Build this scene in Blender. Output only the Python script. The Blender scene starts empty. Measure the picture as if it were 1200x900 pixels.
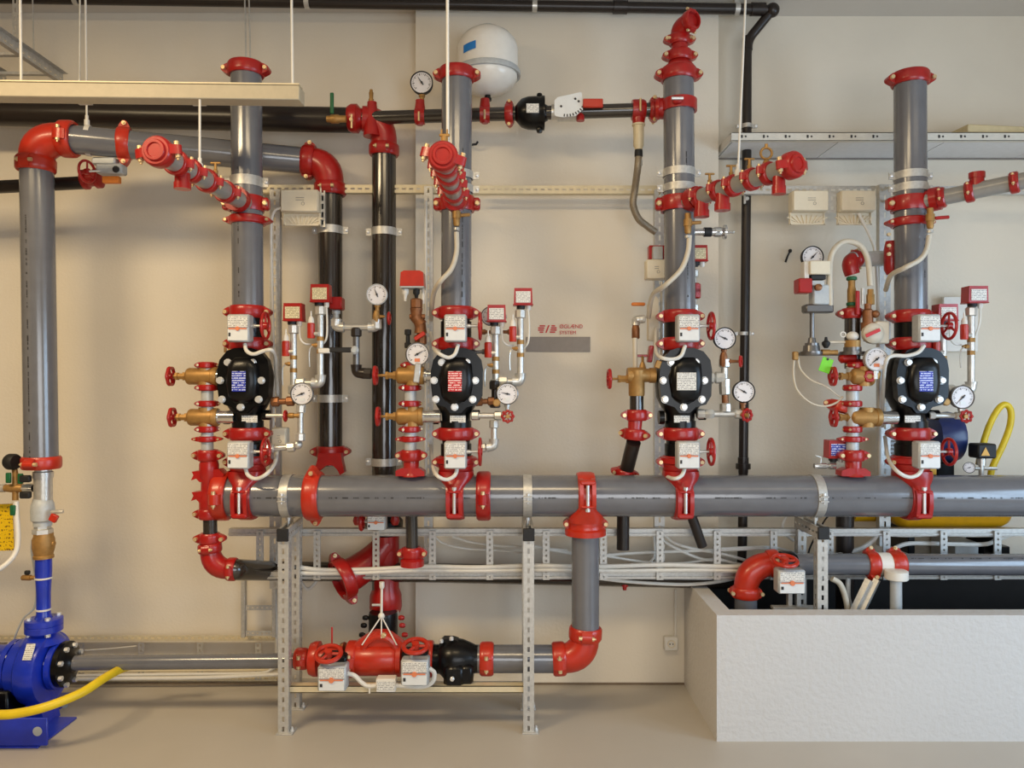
import bpy, math, random
from mathutils import Vector as V, Matrix
random.seed(7)
SC = bpy.context.scene
COL = SC.collection
CAM_Y, CAM_Z, FPX = -4.1, 1.80, 900.0
cam = bpy.data.cameras.new('camera'); camo = bpy.data.objects.new('camera', cam); COL.objects.link(camo)
cam.sensor_width = 36; cam.lens = 36 * FPX / 1200; cam.clip_start = .05
camo.location = (0, CAM_Y, CAM_Z); camo.rotation_euler = (math.pi / 2, 0, 0)
SC.camera = camo
SC.view_settings.view_transform = 'Standard'; SC.view_settings.look = 'None'
SC.view_settings.gamma = 1; SC.view_settings.exposure = -0.04
try: SC.view_settings.use_curve_mapping = False
except Exception: pass
wd = bpy.data.worlds.new('world'); SC.world = wd; wd.use_nodes = True
wd.node_tree.nodes['Background'].inputs[0].default_value = (.8, .9, 1, 1)
wd.node_tree.nodes['Background'].inputs[1].default_value = .6
def area(name, loc, look, sx, sy, power, col):
    l = bpy.data.lights.new(name, 'AREA'); l.shape = 'RECTANGLE'; l.size = sx; l.size_y = sy
    l.energy = power; l.color = col
    o = bpy.data.objects.new(name, l); COL.objects.link(o); o.location = loc
    o.rotation_euler = (V(look) - V(loc)).to_track_quat('-Z', 'Y').to_euler()
    return o
# daylight through the window in the right-hand wall, warm lamp rows under the ceiling
area('window_daylight', (4.3, -1.9, 1.7), (0, -1.7, .9), 1.2, 1.9, 54, (.52, .74, 1))
area('window_daylight_second', (4.3, -3.4, 1.7), (0, -2.4, .9), 1.0, 1.9, 50, (.52, .74, 1))
area('rear_fill_light', (1.3, -5.9, 1.7), (.8, .5, .7), 3.7, 1.9, 92, (.95, .97, 1))  # fill light added behind the camera to brighten front-facing surfaces
for i, (lx, ly, pw) in enumerate(((-2.8, -2.6, 130), (0.0, -2.6, 36), (2.6, -2.6, 4))):
    area('ceiling_lamp_light', (lx, ly, 3.9), (lx, ly + .4, 0), 1.5, .7, pw, (1, .77, .46))

# ---------------------------------------------------------------- materials
def lin(c):
    return tuple(((v / 255) / 12.92 if v / 255 <= .04045 else ((v / 255 + .055) / 1.055) ** 2.4) for v in c)
MATS = {}
def mat(name, rgb, rough=.5, metal=0., var=.12, scale=30, bump=0., bscale=200, coat=0., spec=.5):
    m = bpy.data.materials.new(name); m.use_nodes = True
    nt = m.node_tree; b = nt.nodes['Principled BSDF']
    b.inputs['Roughness'].default_value = rough; b.inputs['Metallic'].default_value = metal
    b.inputs['Coat Weight'].default_value = coat; b.inputs['Coat Roughness'].default_value = .12
    b.inputs['Specular IOR Level'].default_value = spec
    c = lin(rgb)
    tc = nt.nodes.new('ShaderNodeTexCoord')
    n = nt.nodes.new('ShaderNodeTexNoise'); n.inputs['Scale'].default_value = scale; n.inputs['Detail'].default_value = 4
    nt.links.new(tc.outputs['Object'], n.inputs['Vector'])
    r = nt.nodes.new('ShaderNodeValToRGB')
    r.color_ramp.elements[0].position = .3; r.color_ramp.elements[1].position = .7
    r.color_ramp.elements[0].color = tuple(max(0, v * (1 - var)) for v in c) + (1,)
    r.color_ramp.elements[1].color = tuple(min(1, v * (1 + var)) for v in c) + (1,)
    nt.links.new(n.outputs['Fac'], r.inputs['Fac']); nt.links.new(r.outputs['Color'], b.inputs['Base Color'])
    if bump:
        n2 = nt.nodes.new('ShaderNodeTexNoise'); n2.inputs['Scale'].default_value = bscale; n2.inputs['Detail'].default_value = 3
        nt.links.new(tc.outputs['Object'], n2.inputs['Vector'])
        bp = nt.nodes.new('ShaderNodeBump'); bp.inputs['Strength'].default_value = bump; bp.inputs['Distance'].default_value = .01
        nt.links.new(n2.outputs['Fac'], bp.inputs['Height']); nt.links.new(bp.outputs['Normal'], b.inputs['Normal'])
    MATS[name] = m
    return m
def print_mat(name, bg, fg, sx=60, sz=420, thr=.5, rows=620):
    """rows of illegible small print on a plate: flat printed lines broken into words"""
    m = mat(name, bg, .45, 0, .03)
    nt = m.node_tree; b = nt.nodes['Principled BSDF']
    base = b.inputs['Base Color'].links[0].from_socket
    tc = nt.nodes.new('ShaderNodeTexCoord'); mp = nt.nodes.new('ShaderNodeMapping')
    mp.inputs['Scale'].default_value = (sx, 1, sz); nt.links.new(tc.outputs['Object'], mp.inputs['Vector'])
    n = nt.nodes.new('ShaderNodeTexNoise'); n.inputs['Scale'].default_value = 1.6; n.inputs['Detail'].default_value = 1
    nt.links.new(mp.outputs['Vector'], n.inputs['Vector'])
    g0 = nt.nodes.new('ShaderNodeMath'); g0.operation = 'GREATER_THAN'; g0.inputs[1].default_value = thr
    nt.links.new(n.outputs['Fac'], g0.inputs[0])
    sp = nt.nodes.new('ShaderNodeSeparateXYZ'); nt.links.new(tc.outputs['Object'], sp.inputs[0])
    ml = nt.nodes.new('ShaderNodeMath'); ml.operation = 'MULTIPLY'; ml.inputs[1].default_value = rows
    sn = nt.nodes.new('ShaderNodeMath'); sn.operation = 'SINE'; g1 = nt.nodes.new('ShaderNodeMath'); g1.operation = 'GREATER_THAN'; g1.inputs[1].default_value = .1
    nt.links.new(sp.outputs['Z'], ml.inputs[0]); nt.links.new(ml.outputs[0], sn.inputs[0]); nt.links.new(sn.outputs[0], g1.inputs[0])
    g = nt.nodes.new('ShaderNodeMath'); g.operation = 'MULTIPLY'
    nt.links.new(g0.outputs[0], g.inputs[0]); nt.links.new(g1.outputs[0], g.inputs[1])
    mx = nt.nodes.new('ShaderNodeMix'); mx.data_type = 'RGBA'
    nt.links.new(g.outputs[0], mx.inputs['Factor']); nt.links.new(base, mx.inputs['A'])
    mx.inputs['B'].default_value = lin(fg) + (1,)
    nt.links.new(mx.outputs['Result'], b.inputs['Base Color'])
    return m
RED = mat('red_enamel', (164, 22, 18), .34, 0, .10, 20, .03, 160, .2)
ORG = mat('orange_red_enamel', (186, 44, 22), .34, 0, .10, 18, .03, 160, .2)
GREY = mat('grey_pipe_paint', (104, 105, 110), .20, 0, .06, 12, .012, 220, .2, .9)
DARK = mat('dark_pipe_paint', (44, 38, 32), .20, 0, .10, 12, .012, 220, .2, .9)
BROWN = mat('brown_black_pipe_paint', (38, 31, 27), .32, 0, .1, 15, .02, 200)
BLACK = mat('black_cast_iron_enamel', (10, 10, 11), .30, 0, .12, 25, .05, 150, .06, .28)
RUBBER = mat('black_rubber', (24, 24, 25), .6, 0, .1)
BRASS = mat('cast_brass', (166, 126, 70), .46, .45, .14, 40, .08, 260)
BRONZE = mat('old_bronze', (140, 92, 58), .45, .55, .15, 40, .08, 260)
GALV = mat('galvanised_steel', (198, 196, 190), .42, .55, .10, 60, .02, 200)
ZINC = mat('zinc_plated_pipe', (205, 203, 196), .32, .6, .10, 40, .03, 220)
CHROME = mat('polished_chrome', (214, 214, 212), .16, .85, .05)
BOLT = mat('yellow_zinc_bolt', (222, 196, 150), .35, .55, .08)
STEEL = mat('bright_bolt_steel', (226, 226, 224), .32, .5, .06)
CREAM = mat('cream_coated_steel', (214, 200, 166), .45, .1, .05)
WHITEP = mat('white_plastic', (226, 222, 212), .42, 0, .03)
IVORY = mat('ivory_plastic', (226, 215, 190), .45, 0, .03)
GBOX = mat('pale_grey_casting', (186, 190, 190), .42, .15, .06, 60, .03, 300)
PANEL = mat('white_plate', (222, 224, 222), .4, 0, .03)
DIAL = mat('gauge_dial_white', (226, 222, 222), .35, 0, .02)
BEZEL = mat('gauge_bezel_steel', (120, 118, 116), .3, .7, .05)
BLUE = mat('blue_pump_enamel', (20, 48, 176), .32, 0, .12, 14, .04, 140, .3)
YEL = mat('yellow_hose_rubber', (226, 196, 30), .45, 0, .08, 20)
YELT = mat('yellow_tank_paint', (214, 160, 20), .36, 0, .06)
GREEN = mat('green_lever_grip', (20, 92, 52), .5, 0, .08)
LIME = mat('lime_green_tag', (120, 214, 40), .5, 0, .04)
ORANGE = mat('orange_plastic', (226, 128, 40), .45, 0, .05)
HOSE = mat('beige_hose', (206, 196, 176), .5, 0, .05)
BRAID = mat('braided_steel_hose', (150, 138, 118), .4, .5, .25, 300, .2, 900)
CABLE = mat('white_cable', (220, 217, 208), .5, 0, .03)
TAPE = mat('blue_tape', (20, 120, 200), .5, 0, .05)
VESSEL = mat('white_vessel_enamel', (232, 228, 218), .25, 0, .02)
GREYPL = mat('grey_sign_plate', (136, 128, 120), .5, .1, .05)
CARD = mat('pale_cardboard', (206, 188, 146), .8, 0, .06)
TILE = mat('white_ceiling_tile', (222, 222, 222), .8, 0, .03)
LBL = print_mat('cream_print_label', (224, 212, 172), (150, 132, 100), 130, 60, .45, 700)
LBLW = print_mat('white_print_label', (226, 224, 216), (150, 148, 146), 130, 60, .47, 700)
LBLB = print_mat('blue_print_plate', (30, 48, 165), (206, 214, 244), 90, 60, .44, 520)
LBLR = print_mat('red_print_plate', (196, 28, 34), (240, 214, 208), 90, 60, .44, 520)
LBLY = print_mat('yellow_print_sign', (236, 196, 20), (120, 90, 20), 60, 40, .55, 300)
PRED = mat('red_print', (196, 40, 40), .5, 0, .02)
PDARK = mat('dark_print', (44, 42, 42), .6, 0, .02)
PORG = mat('orange_print', (222, 128, 84), .5, 0, .02)

# ---------------------------------------------------------------- mesh builder
X, Y, Z = V((1, 0, 0)), V((0, 1, 0)), V((0, 0, 1))
def ax(a):
    if isinstance(a, str):
        s = -1 if a[0] == '-' else 1
        return {'x': X, 'y': Y, 'z': Z}[a[-1]] * s
    return V(a).normalized()
def perp(a):
    t = Z if abs(a.z) < .9 else X
    u = a.cross(t).normalized()
    return u, a.cross(u).normalized()
class MB:
    def __init__(s): s.v = []; s.f = []; s.flat = set()
    def add(s, vs, fs):
        o = len(s.v); s.v += [V(p) for p in vs]; s.f += [tuple(i + o for i in f) for f in fs]
        return s
    def lathe(s, p, a, prof, n=16, cap0=True, cap1=True):
        p = V(p); a = ax(a); u, w = perp(a); vs = []; fs = []
        for t, r in prof:
            for k in range(n):
                q = 2 * math.pi * k / n
                vs.append(p + a * t + (u * math.cos(q) + w * math.sin(q)) * r)
        for i in range(len(prof) - 1):
            for k in range(n):
                k2 = (k + 1) % n
                fs.append((i * n + k, i * n + k2, (i + 1) * n + k2, (i + 1) * n + k))
        if cap0: fs.append(tuple(range(n - 1, -1, -1)))
        if cap1: fs.append(tuple(range((len(prof) - 1) * n, len(prof) * n)))
        return s.add(vs, fs)
    def ring(s, p, a, prof, n=24):          # closed profile
        p = V(p); a = ax(a); u, w = perp(a); vs = []; fs = []; m = len(prof)
        for t, r in prof:
            for k in range(n):
                q = 2 * math.pi * k / n
                vs.append(p + a * t + (u * math.cos(q) + w * math.sin(q)) * r)
        for i in range(m):
            j = (i + 1) % m
            for k in range(n):
                k2 = (k + 1) % n
                fs.append((i * n + k, i * n + k2, j * n + k2, j * n + k))
        return s.add(vs, fs)
    def cyl(s, a, b, r, n=16, r2=None):
        a = V(a); b = V(b); L = (b - a).length
        return s.lathe(a, b - a, [(0, r), (L, r if r2 is None else r2)], n)
    def tube(s, pts, r, n=10, cap=True):
        pts = [V(p) for p in pts]; m = len(pts); R = r if isinstance(r, (list, tuple)) else [r] * m
        t0 = (pts[1] - pts[0]).normalized(); u, w = perp(t0); vs = []; fs = []; pt = t0
        for i in range(m):
            t = (pts[min(i + 1, m - 1)] - pts[max(i - 1, 0)]).normalized()
            q = pt.rotation_difference(t); u = (q @ u); u = (u - t * u.dot(t)).normalized(); w = t.cross(u); pt = t
            for k in range(n):
                g = 2 * math.pi * k / n
                vs.append(pts[i] + (u * math.cos(g) + w * math.sin(g)) * R[i])
        for i in range(m - 1):
            for k in range(n):
                k2 = (k + 1) % n
                fs.append((i * n + k, i * n + k2, (i + 1) * n + k2, (i + 1) * n + k))
        if cap:
            fs.append(tuple(range(n - 1, -1, -1))); fs.append(tuple(range((m - 1) * n, m * n)))
        return s.add(vs, fs)
    def box(s, c, d, ch=0., R=None):
        hx, hy, hz = d[0] / 2, d[1] / 2, d[2] / 2; c = V(c); ch = min(ch, hx * .9, hy * .9, hz * .9)
        def T(p): p = V(p); return c + (R @ p if R is not None else p)
        if ch <= 0:
            vs = [T((x * hx, y * hy, z * hz)) for x in (-1, 1) for y in (-1, 1) for z in (-1, 1)]
            return s.add(vs, [(0, 1, 3, 2), (4, 6, 7, 5), (0, 4, 5, 1), (2, 3, 7, 6), (0, 2, 6, 4), (1, 5, 7, 3)])
        ids = {}; vs = []
        for x in (-1, 1):
            for y in (-1, 1):
                for z in (-1, 1):
                    for k in range(3):
                        e = [hx - ch, hy - ch, hz - ch]; e[k] += ch
                        ids[x, y, z, k] = len(vs); vs.append((x * e[0], y * e[1], z * e[2]))
        fs = []
        def face(l):
            ps = [V(vs[i]) for i in l]; n = (ps[1] - ps[0]).cross(ps[2] - ps[1])
            cen = sum(ps, V()) / len(ps)
            fs.append(tuple(l) if n.dot(cen) > 0 else tuple(reversed(l)))
        for k in range(3):
            for sg in (-1, 1):
                l = []
                for a_, b_ in ((-1, -1), (1, -1), (1, 1), (-1, 1)):
                    q = [a_, b_]; q.insert(k, sg); l.append(ids[q[0], q[1], q[2], k])
                face(l)
        for k in range(3):
            o = [i for i in range(3) if i != k]
            for a_ in (-1, 1):
                for b_ in (-1, 1):
                    def I(t, kk):
                        q = [0, 0, 0]; q[k] = t; q[o[0]] = a_; q[o[1]] = b_; return ids[q[0], q[1], q[2], kk]
                    face([I(-1, o[0]), I(1, o[0]), I(1, o[1]), I(-1, o[1])])
        for x in (-1, 1):
            for y in (-1, 1):
                for z in (-1, 1): face([ids[x, y, z, k] for k in range(3)])
        return s.add([T(p) for p in vs], fs)
    def prism(s, poly, c, u, w, d, d0=None):     # polygon in the (u, w) plane at c, pushed along u x w from d0 to d
        c = V(c); u = ax(u); w = ax(w); n = u.cross(w); d0 = -d if d0 is None else d0; m = len(poly)
        vs = [c + u * a + w * b + n * d0 for a, b in poly] + [c + u * a + w * b + n * d for a, b in poly]
        ar = sum(poly[i][0] * poly[(i + 1) % m][1] - poly[(i + 1) % m][0] * poly[i][1] for i in range(m))
        fs = [tuple(range(m - 1, -1, -1)), tuple(range(m, 2 * m))] + [(i, (i + 1) % m, m + (i + 1) % m, m + i) for i in range(m)]
        if ar < 0: fs = [tuple(reversed(f)) for f in fs]
        return s.add(vs, fs)
    def sph(s, c, r, n=12, m=8, sc=(1, 1, 1)):
        c = V(c); prof = []; vs = []; fs = []
        for i in range(m + 1):
            t = math.pi * i / m
            for k in range(n):
                q = 2 * math.pi * k / n; rr = max(math.sin(t), .02) * r
                vs.append(c + V((rr * math.cos(q) * sc[0], rr * math.sin(q) * sc[1], -r * math.cos(t) * sc[2])))
        for i in range(m):
            for k in range(n):
                k2 = (k + 1) % n; fs.append((i * n + k, i * n + k2, (i + 1) * n + k2, (i + 1) * n + k))
        return s.add(vs, fs + [tuple(range(n - 1, -1, -1)), tuple(range(m * n, (m + 1) * n))])
    def torus(s, c, a, R, r, n=24, m=8, wave=0., lobes=6, a0=0., a1=360.):
        c = V(c); a = ax(a); u, w = perp(a); vs = []; fs = []; full = a1 - a0 >= 360; N = n if full else n + 1
        for i in range(N):
            q = math.radians(a0 + (a1 - a0) * i / n); RR = R * (1 + wave * math.cos(lobes * q)); e = u * math.cos(q) + w * math.sin(q)
            for k in range(m):
                g = 2 * math.pi * k / m
                vs.append(c + e * (RR + r * math.cos(g)) + a * (r * math.sin(g)))
        for i in range(n):
            i2 = (i + 1) % N
            for k in range(m):
                k2 = (k + 1) % m; fs.append((i * m + k, i2 * m + k, i2 * m + k2, i * m + k2))
        return s.add(vs, fs)
    def perf(s, o, u, w, L, W, pitch, sl, sw, th=.002):   # perforated flat strip with real slots
        o = V(o); u = ax(u); w = ax(w); n = u.cross(w); N = max(1, int(L / pitch + .5)); p = L / N; sl = min(sl, p * .8)
        for i in range(N):
            b = o + u * (p * i)
            ou = [(0, 0), (p, 0), (p, W), (0, W)]
            a0, a1, b0, b1 = (p - sl) / 2, (p + sl) / 2, (W - sw) / 2, (W + sw) / 2
            inn = [(a0, b0), (a1, b0), (a1, b1), (a0, b1)]
            vs = [b + u * x + w * y + n * t for t in (0, th) for x, y in ou + inn]
            fs = []
            for k in range(4):
                k2 = (k + 1) % 4
                fs += [(k, 4 + k, 4 + k2, k2), (8 + k, 8 + k2, 12 + k2, 12 + k), (4 + k, 12 + k, 12 + k2, 4 + k2)]
                if k in (0, 2) or (k == 3 and i == 0) or (k == 1 and i == N - 1): fs.append((k, k2, 8 + k2, 8 + k))
            s.add(vs, fs)
        return s
    def mesh(s, name, m, off=V(), ang=38, smooth=True):
        me = bpy.data.meshes.new(name)
        me.from_pydata([p - off for p in s.v], [], s.f); me.materials.append(m)
        if smooth:
            me.polygons.foreach_set('use_smooth', [True] * len(me.polygons))
            me.set_sharp_from_angle(angle=math.radians(ang))
        me.update()
        return me
LABELS = {}
def props(o, label, cat, group=None, kind=None):
    if label:
        o['label'] = label
        LABELS.setdefault(label, []).append(o.name)
        if not 4 <= len(label.split()) <= 16: print('LABEL LENGTH', len(label.split()), label)
    if cat: o['category'] = cat
    if group: o['group'] = group
    if kind: o['kind'] = kind
class Thing:
    def __init__(s, name, label, cat, loc, group=None):
        s.o = bpy.data.objects.new(name, None); COL.objects.link(s.o); s.loc = V(loc); s.o.location = s.loc
        s.o.empty_display_size = .05; props(s.o, label, cat, group)
    def part(s, name, mb, m, parent=None, label=None, kind=None, ang=38):
        o = bpy.data.objects.new(name, mb.mesh(name, m, s.loc, ang)); COL.objects.link(o)
        o.parent = parent or s.o
        if label: o['label'] = label
        if kind: o['kind'] = kind
        return o
def solo(name, label, cat, mb, m, loc=None, group=None, kind=None, ang=38):
    loc = V(loc) if loc is not None else V(mb.v[0])
    o = bpy.data.objects.new(name, mb.mesh(name, m, loc, ang)); COL.objects.link(o); o.location = loc
    props(o, label, cat, group, kind)
    return o
def P(x, y, d=0.):
    q = 4.1 + d
    return V(((x - 600) * q / FPX, d, CAM_Z - (y - 450) * q / FPX))
def S(n, d=0.): return n * (4.1 + d) / FPX
def fillet(pts, rad, n=6):
    pts = [V(p) for p in pts]; out = [pts[0]]
    for i in range(1, len(pts) - 1):
        a, b, c = pts[i - 1], pts[i], pts[i + 1]
        r = min(rad, (a - b).length * .48, (c - b).length * .48)
        p0 = b + (a - b).normalized() * r; p1 = b + (c - b).normalized() * r
        for k in range(n + 1):
            t = k / n; out.append(p0 * (1 - t) ** 2 + b * 2 * t * (1 - t) + p1 * t * t)
    out.append(pts[-1]); return out
def spline(pts, n=8):
    pts = [V(p) for p in pts]; q = [pts[0] * 2 - pts[1]] + pts + [pts[-1] * 2 - pts[-2]]; out = []
    for i in range(1, len(q) - 2):
        a, b, c, d = q[i - 1:i + 3]
        for k in range(n):
            t = k / n
            out.append(.5 * (2 * b + (c - a) * t + (2 * a - 5 * b + 4 * c - d) * t * t + (3 * b - a - 3 * c + d) * t ** 3))
    out.append(pts[-1]); return out

# ---------------------------------------------------------------- reusable parts
def hexa(mb, c, a, r, h):
    a = ax(a); return mb.lathe(V(c), a, [(0, r), (h * .8, r), (h, r * .82)], 6)
def coupling(c, a, lug, r, where, m=None, w=.033, L=.030, t=.016, k=1.0, bolt=BOLT, thing=None):
    """grooved pipe coupling: ring housing with two lugs on +-lug and a bolt through each lug"""
    m = m or RED; c = V(c); a = ax(a); lug = ax(lug); lug = (lug - a * lug.dot(a)).normalized(); n = a.cross(lug)
    if thing is None: T = Thing('pipe_coupling', 'red grooved coupling ' + where, 'coupling', c)
    else: T = thing
    h = MB().ring(c, a, [(-w, r * .98), (-w, r + t * .55), (-w * .72, r + t * .95), (-w * .3, r + t), (w * .3, r + t), (w * .72, r + t * .95), (w, r + t * .55), (w, r * .98)], 28)
    R0 = r + t
    for sg in (-1, 1):
        u = lug * sg
        h.prism([(r * .80, -w * .98), (R0, -w * .82), (R0 + L * .62, -w * .52), (R0 + L * .92, -w * .28), (R0 + L, 0), (R0 + L * .92, w * .28), (R0 + L * .62, w * .52), (R0, w * .82), (r * .80, w * .98)], c, u, a, min(.026, r * .42))
    ho = T.part('housing', h, m)
    br = min(.0105, w * .36)
    for sg in (-1, 1):
        q = c + lug * sg * (R0 + L * .42); e = min(.026, r * .42)
        b = MB().lathe(q - n * (e + br * 1.6), n, [(0, br * .55), (.0, br), (br * .7, br), (br * 1.6, br * 1.05), (br * 1.6, br * .5), (br * 1.6 + 2 * e, br * .5), (br * 1.6 + 2 * e, br * 1.1), (br * 2.7 + 2 * e, br * 1.1), (br * 2.7 + 2 * e, br * .5), (br * 3.6 + 2 * e, br * .5)], 10)
        T.part('bolt', b, bolt, ho)
    return T
def pipe(name, label, pts, r, m, n=24, group=None, cat='pipe'):
    return solo(name, label, cat, MB().tube(pts, r, n), m, pts[0], group)
def dashes(T, p0, p1, r, ndir, seed=1, gap=.004, frac=.8, m=None):
    """stencilled line of tiny illegible dashes along a pipe"""
    rnd = random.Random(seed); p0, p1 = V(p0), V(p1); a = (p1 - p0).normalized(); L = (p1 - p0).length; nd = ax(ndir); s = a.cross(nd)
    mb = MB(); x = 0
    while x < L:
        l = rnd.choice((.006, .01, .014, .03)); x2 = min(x + l, L)
        if rnd.random() < frac:
            hw = rnd.choice((.0025, .0035)); q = nd * (r + .0007)
            mb.add([p0 + a * x + q - s * hw, p0 + a * x2 + q - s * hw, p0 + a * x2 + q + s * hw, p0 + a * x + q + s * hw], [(0, 1, 2, 3)])
        x = x2 + rnd.choice((gap, gap, gap * 3, gap * 9))
    if mb.f: T.part('stencilled_print', mb, m or PDARK, kind='stuff')
def pipe_t(name, label, pts, r, m, n=28, mark=None):
    T = Thing(name, label, 'pipe', pts[0]); T.part('tube', MB().tube(pts, r, n), m)
    if mark: dashes(T, mark[0], mark[1], r, mark[2], mark[3], frac=mark[4] if len(mark) > 4 else .8)
    return T
def band(c, a, r, where, w=.022, m=None, lug='x', back=None, group=None):
    """galvanised pipe clamp band with screw ears"""
    m = m or GALV; c = V(c); a = ax(a); lug = ax(lug); n = a.cross(lug)
    T = Thing('pipe_clamp', 'galvanised pipe clamp band ' + where, 'clamp', c, group)
    b = MB().ring(c, a, [(-w, r), (-w, r + .004), (w, r + .004), (w, r)], 28)
    for sg in (-1, 1):
        b.box(c + lug * sg * (r + .018), (.001, .001, .001))
        e = [(r - .002, -w), (r + .034, -w * .9), (r + .036, w * .9), (r - .002, w)]
        b.prism(e, c, lug * sg, a, .004)
    ho = T.part('band', b, m)
    for sg in (-1, 1):
        q = c + lug * sg * (r + .024); f = -1 if n.y > 0 else 1
        s_ = MB(); s_.lathe(q + n * f * .004, n * f, [(0, .009), (.008, .009), (.010, .006)], 8)
        T.part('screw', s_, STEEL, ho)
    if back is not None:
        T.part('standoff_rod', MB().cyl(c + V((0, r, 0)), V((c.x, back, c.z)), .008, 8), ZINC)
    return T
def wheel(T, c, a, R, m=None, rim=.009, spokes=3, wave=.0, lobes=6, name='handwheel'):
    m = m or RED; a = ax(a); u, w = perp(a); mb = MB().torus(c, a, R - rim, rim, 30, 8, wave, lobes)
    for i in range(spokes):
        q = 2 * math.pi * i / spokes + .5; e = u * math.cos(q) + w * math.sin(q)
        mb.tube([V(c) + e * R * .12, V(c) + e * (R - rim)], rim * .72, 6)
    mb.lathe(V(c) - a * rim * 1.5, a, [(0, R * .26), (rim * 3, R * .26)], 12)
    return T.part(name, mb, m)
def gauge(x, y, d, rp, label, ang=200, face=(0, -1, 0), bezel=None, stem=(0, 1), stem_m=None, logo=None, dirv=None):
    c = P(x, y, d); r = S(rp, d); f = V(face).normalized(); T = Thing('pressure_gauge', label, 'gauge', c)
    T.part('case', MB().lathe(c - f * r * .55, f, [(0, r * .82), (0, r * .94), (r * .5, r), (r * .56, r), (r * .6, r * .93), (r * .53, r * .9)], 32, True, False), bezel or BEZEL)
    T.part('dial', MB().lathe(c - f * r * .2, f, [(0, r * .9), (r * .16, r * .9)], 32), DIAL)
    u = f.cross(Z).normalized() * 1; u = Z.cross(f).normalized() * -1 if False else V((1, 0, 0)) if abs(f.x) < .5 else u
    u = (u - f * u.dot(f)).normalized(); w = Z if abs(f.z) < .3 else Y; w = (w - f * w.dot(f)).normalized()
    tk = MB(); o = c - f * r * .02
    for i in range(28):
        q = math.radians(225 - i * 10); e = u * math.cos(q) + w * math.sin(q); g = Vector2 = (u * -math.sin(q) + w * math.cos(q))
        l0 = .62 if i % 4 == 0 else .70; hw = .018 * r if i % 4 else .03 * r
        tk.add([o + e * r * l0 - g * hw, o + e * r * .8 - g * hw, o + e * r * .8 + g * hw, o + e * r * l0 + g * hw], [(0, 1, 2, 3)])
    T.part('scale_marks', tk, PDARK, kind='stuff')
    q = math.radians(ang); e = u * math.cos(q) + w * math.sin(q); g = u * -math.sin(q) + w * math.cos(q)
    T.part('needle', MB().prism([(-.25 * r, -.05 * r), (.1 * r, -.05 * r), (.66 * r, 0), (.1 * r, .05 * r), (-.25 * r, .05 * r)], o + f * r * .04, e, g, .0012).lathe(o, f, [(0, .1 * r), (r * .07, .1 * r)], 10), PDARK)
    if logo: T.part('dial_emblem', MB().box(o - w * r * .5 + f * .001, (r * .45, .0012, r * .28)), logo)
    if stem:
        sd = u * stem[0] - w * stem[1]
        T.part('stem', MB().lathe(c + sd * r * .86 - f * r * .3, sd, [(0, r * .28), (r * .3, r * .28), (r * .3, r * .2), (r * .8, r * .2)], 8), stem_m or BRASS)
    return T
def gearbox(T, c, w, h, dep, m=GBOX, ch=.008, line=PORG, front=-1, panel=True):
    """pale gear operator box with split line, pointer knob and printed plate"""
    c = V(c); b = T.part('gear_box', MB().box(c, (w, dep, h), ch), m)
    f = c + V((0, -dep / 2, 0))
    T.part('cover_plate', MB().box(f + V((0, -.002, h * .23)), (w * .9, .005, h * .42), .002), LBLW, b)
    T.part('cover_plate', MB().box(f + V((0, -.002, -h * .25)), (w * .9, .005, h * .42), .002), PANEL, b)
    T.part('pointer', MB().box(f + V((0, -.005, -.004)), (w * .8, .005, h * .045)).lathe(f + V((0, 0, -.004)), '-y', [(0, w * .10), (.012, w * .09)], 12), line, b)
    T.part('indicator_window', MB().box(f + V((-w * .36, -.0045, -h * .24)), (w * .09, .004, h * .13)), PDARK, b)
    return b
def elbow_pts(p0, corner, p1, n=10):
    p0, c, p1 = V(p0), V(corner), V(p1); out = []
    for k in range(n + 1):
        t = k / n; out.append(p0 * (1 - t) ** 2 + c * 2 * t * (1 - t) + p1 * t * t)
    return out
def elbow(p0, corner, p1, r, label, m=None, lug0=None, lug1=None, ends=(True, True), bolts=True):
    """grooved elbow with a coupling at either end"""
    m = m or ORG; pts = elbow_pts(p0, corner, p1); T = Thing('pipe_elbow', label, 'elbow', p0)
    n = len(pts); R = [r * (1.0 + .14 * math.sin(math.pi * i / (n - 1))) for i in range(n)]
    T.part('bend', MB().tube(pts, R, 24), m)
    for e, (p, q, lug) in enumerate(((pts[0], pts[1], lug0), (pts[-1], pts[-2], lug1))):
        if not ends[e]: continue
        a = (q - p).normalized(); lug = lug or (0, 1, 0)
        coupling(p, a, lug, r, '', m, w=r * .48, L=r * .16, t=r * .24, thing=T)
    return T
# ---------------------------------------------------------------- setting
def wallmat(name, rgb, bump=.12, bscale=60, var=.03, scale=2.0, rough=.75):
    return mat(name, rgb, rough, 0, var, scale, bump, bscale)
WALL = wallmat('cream_wall_paint', (226, 217, 199))
PIT = wallmat('rough_white_masonry_paint', (203, 201, 198), .55, 34, .02)
FLOOR = mat('poured_floor_screed', (180, 173, 162), .40, 0, .05, 1.6, .02, 90)
CEIL = mat('ceiling_paint', (206, 200, 190), .85, 0, .03, 2)
PIT_BLACK = mat('black_pit_inside', (20, 19, 18), .8, 0, .2, 10)  # plain black for the pit floor and its inner faces
WL, WP, WR = .60, .50, .64          # depth of the three wall bays
XL, XR, ZC = -4.4, 4.4, 4.07
x1 = P(487, 0, WP).x; x2 = P(842, 0, WP).x
pz = .636
def slab(mb, a, b): a = V(a); b = V(b); return mb.box((a + b) / 2, tuple(abs(v) for v in (b - a)))
w = MB(); slab(w, (XL, WL, -.8), (x1, .9, ZC)); slab(w, (x1, WP, -.8), (x2, .9, ZC)); slab(w, (x2, WR, -.8), (XR, .9, ZC))
solo('wall_back', None, None, w, WALL, (0, .6, 0), kind='structure')
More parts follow.
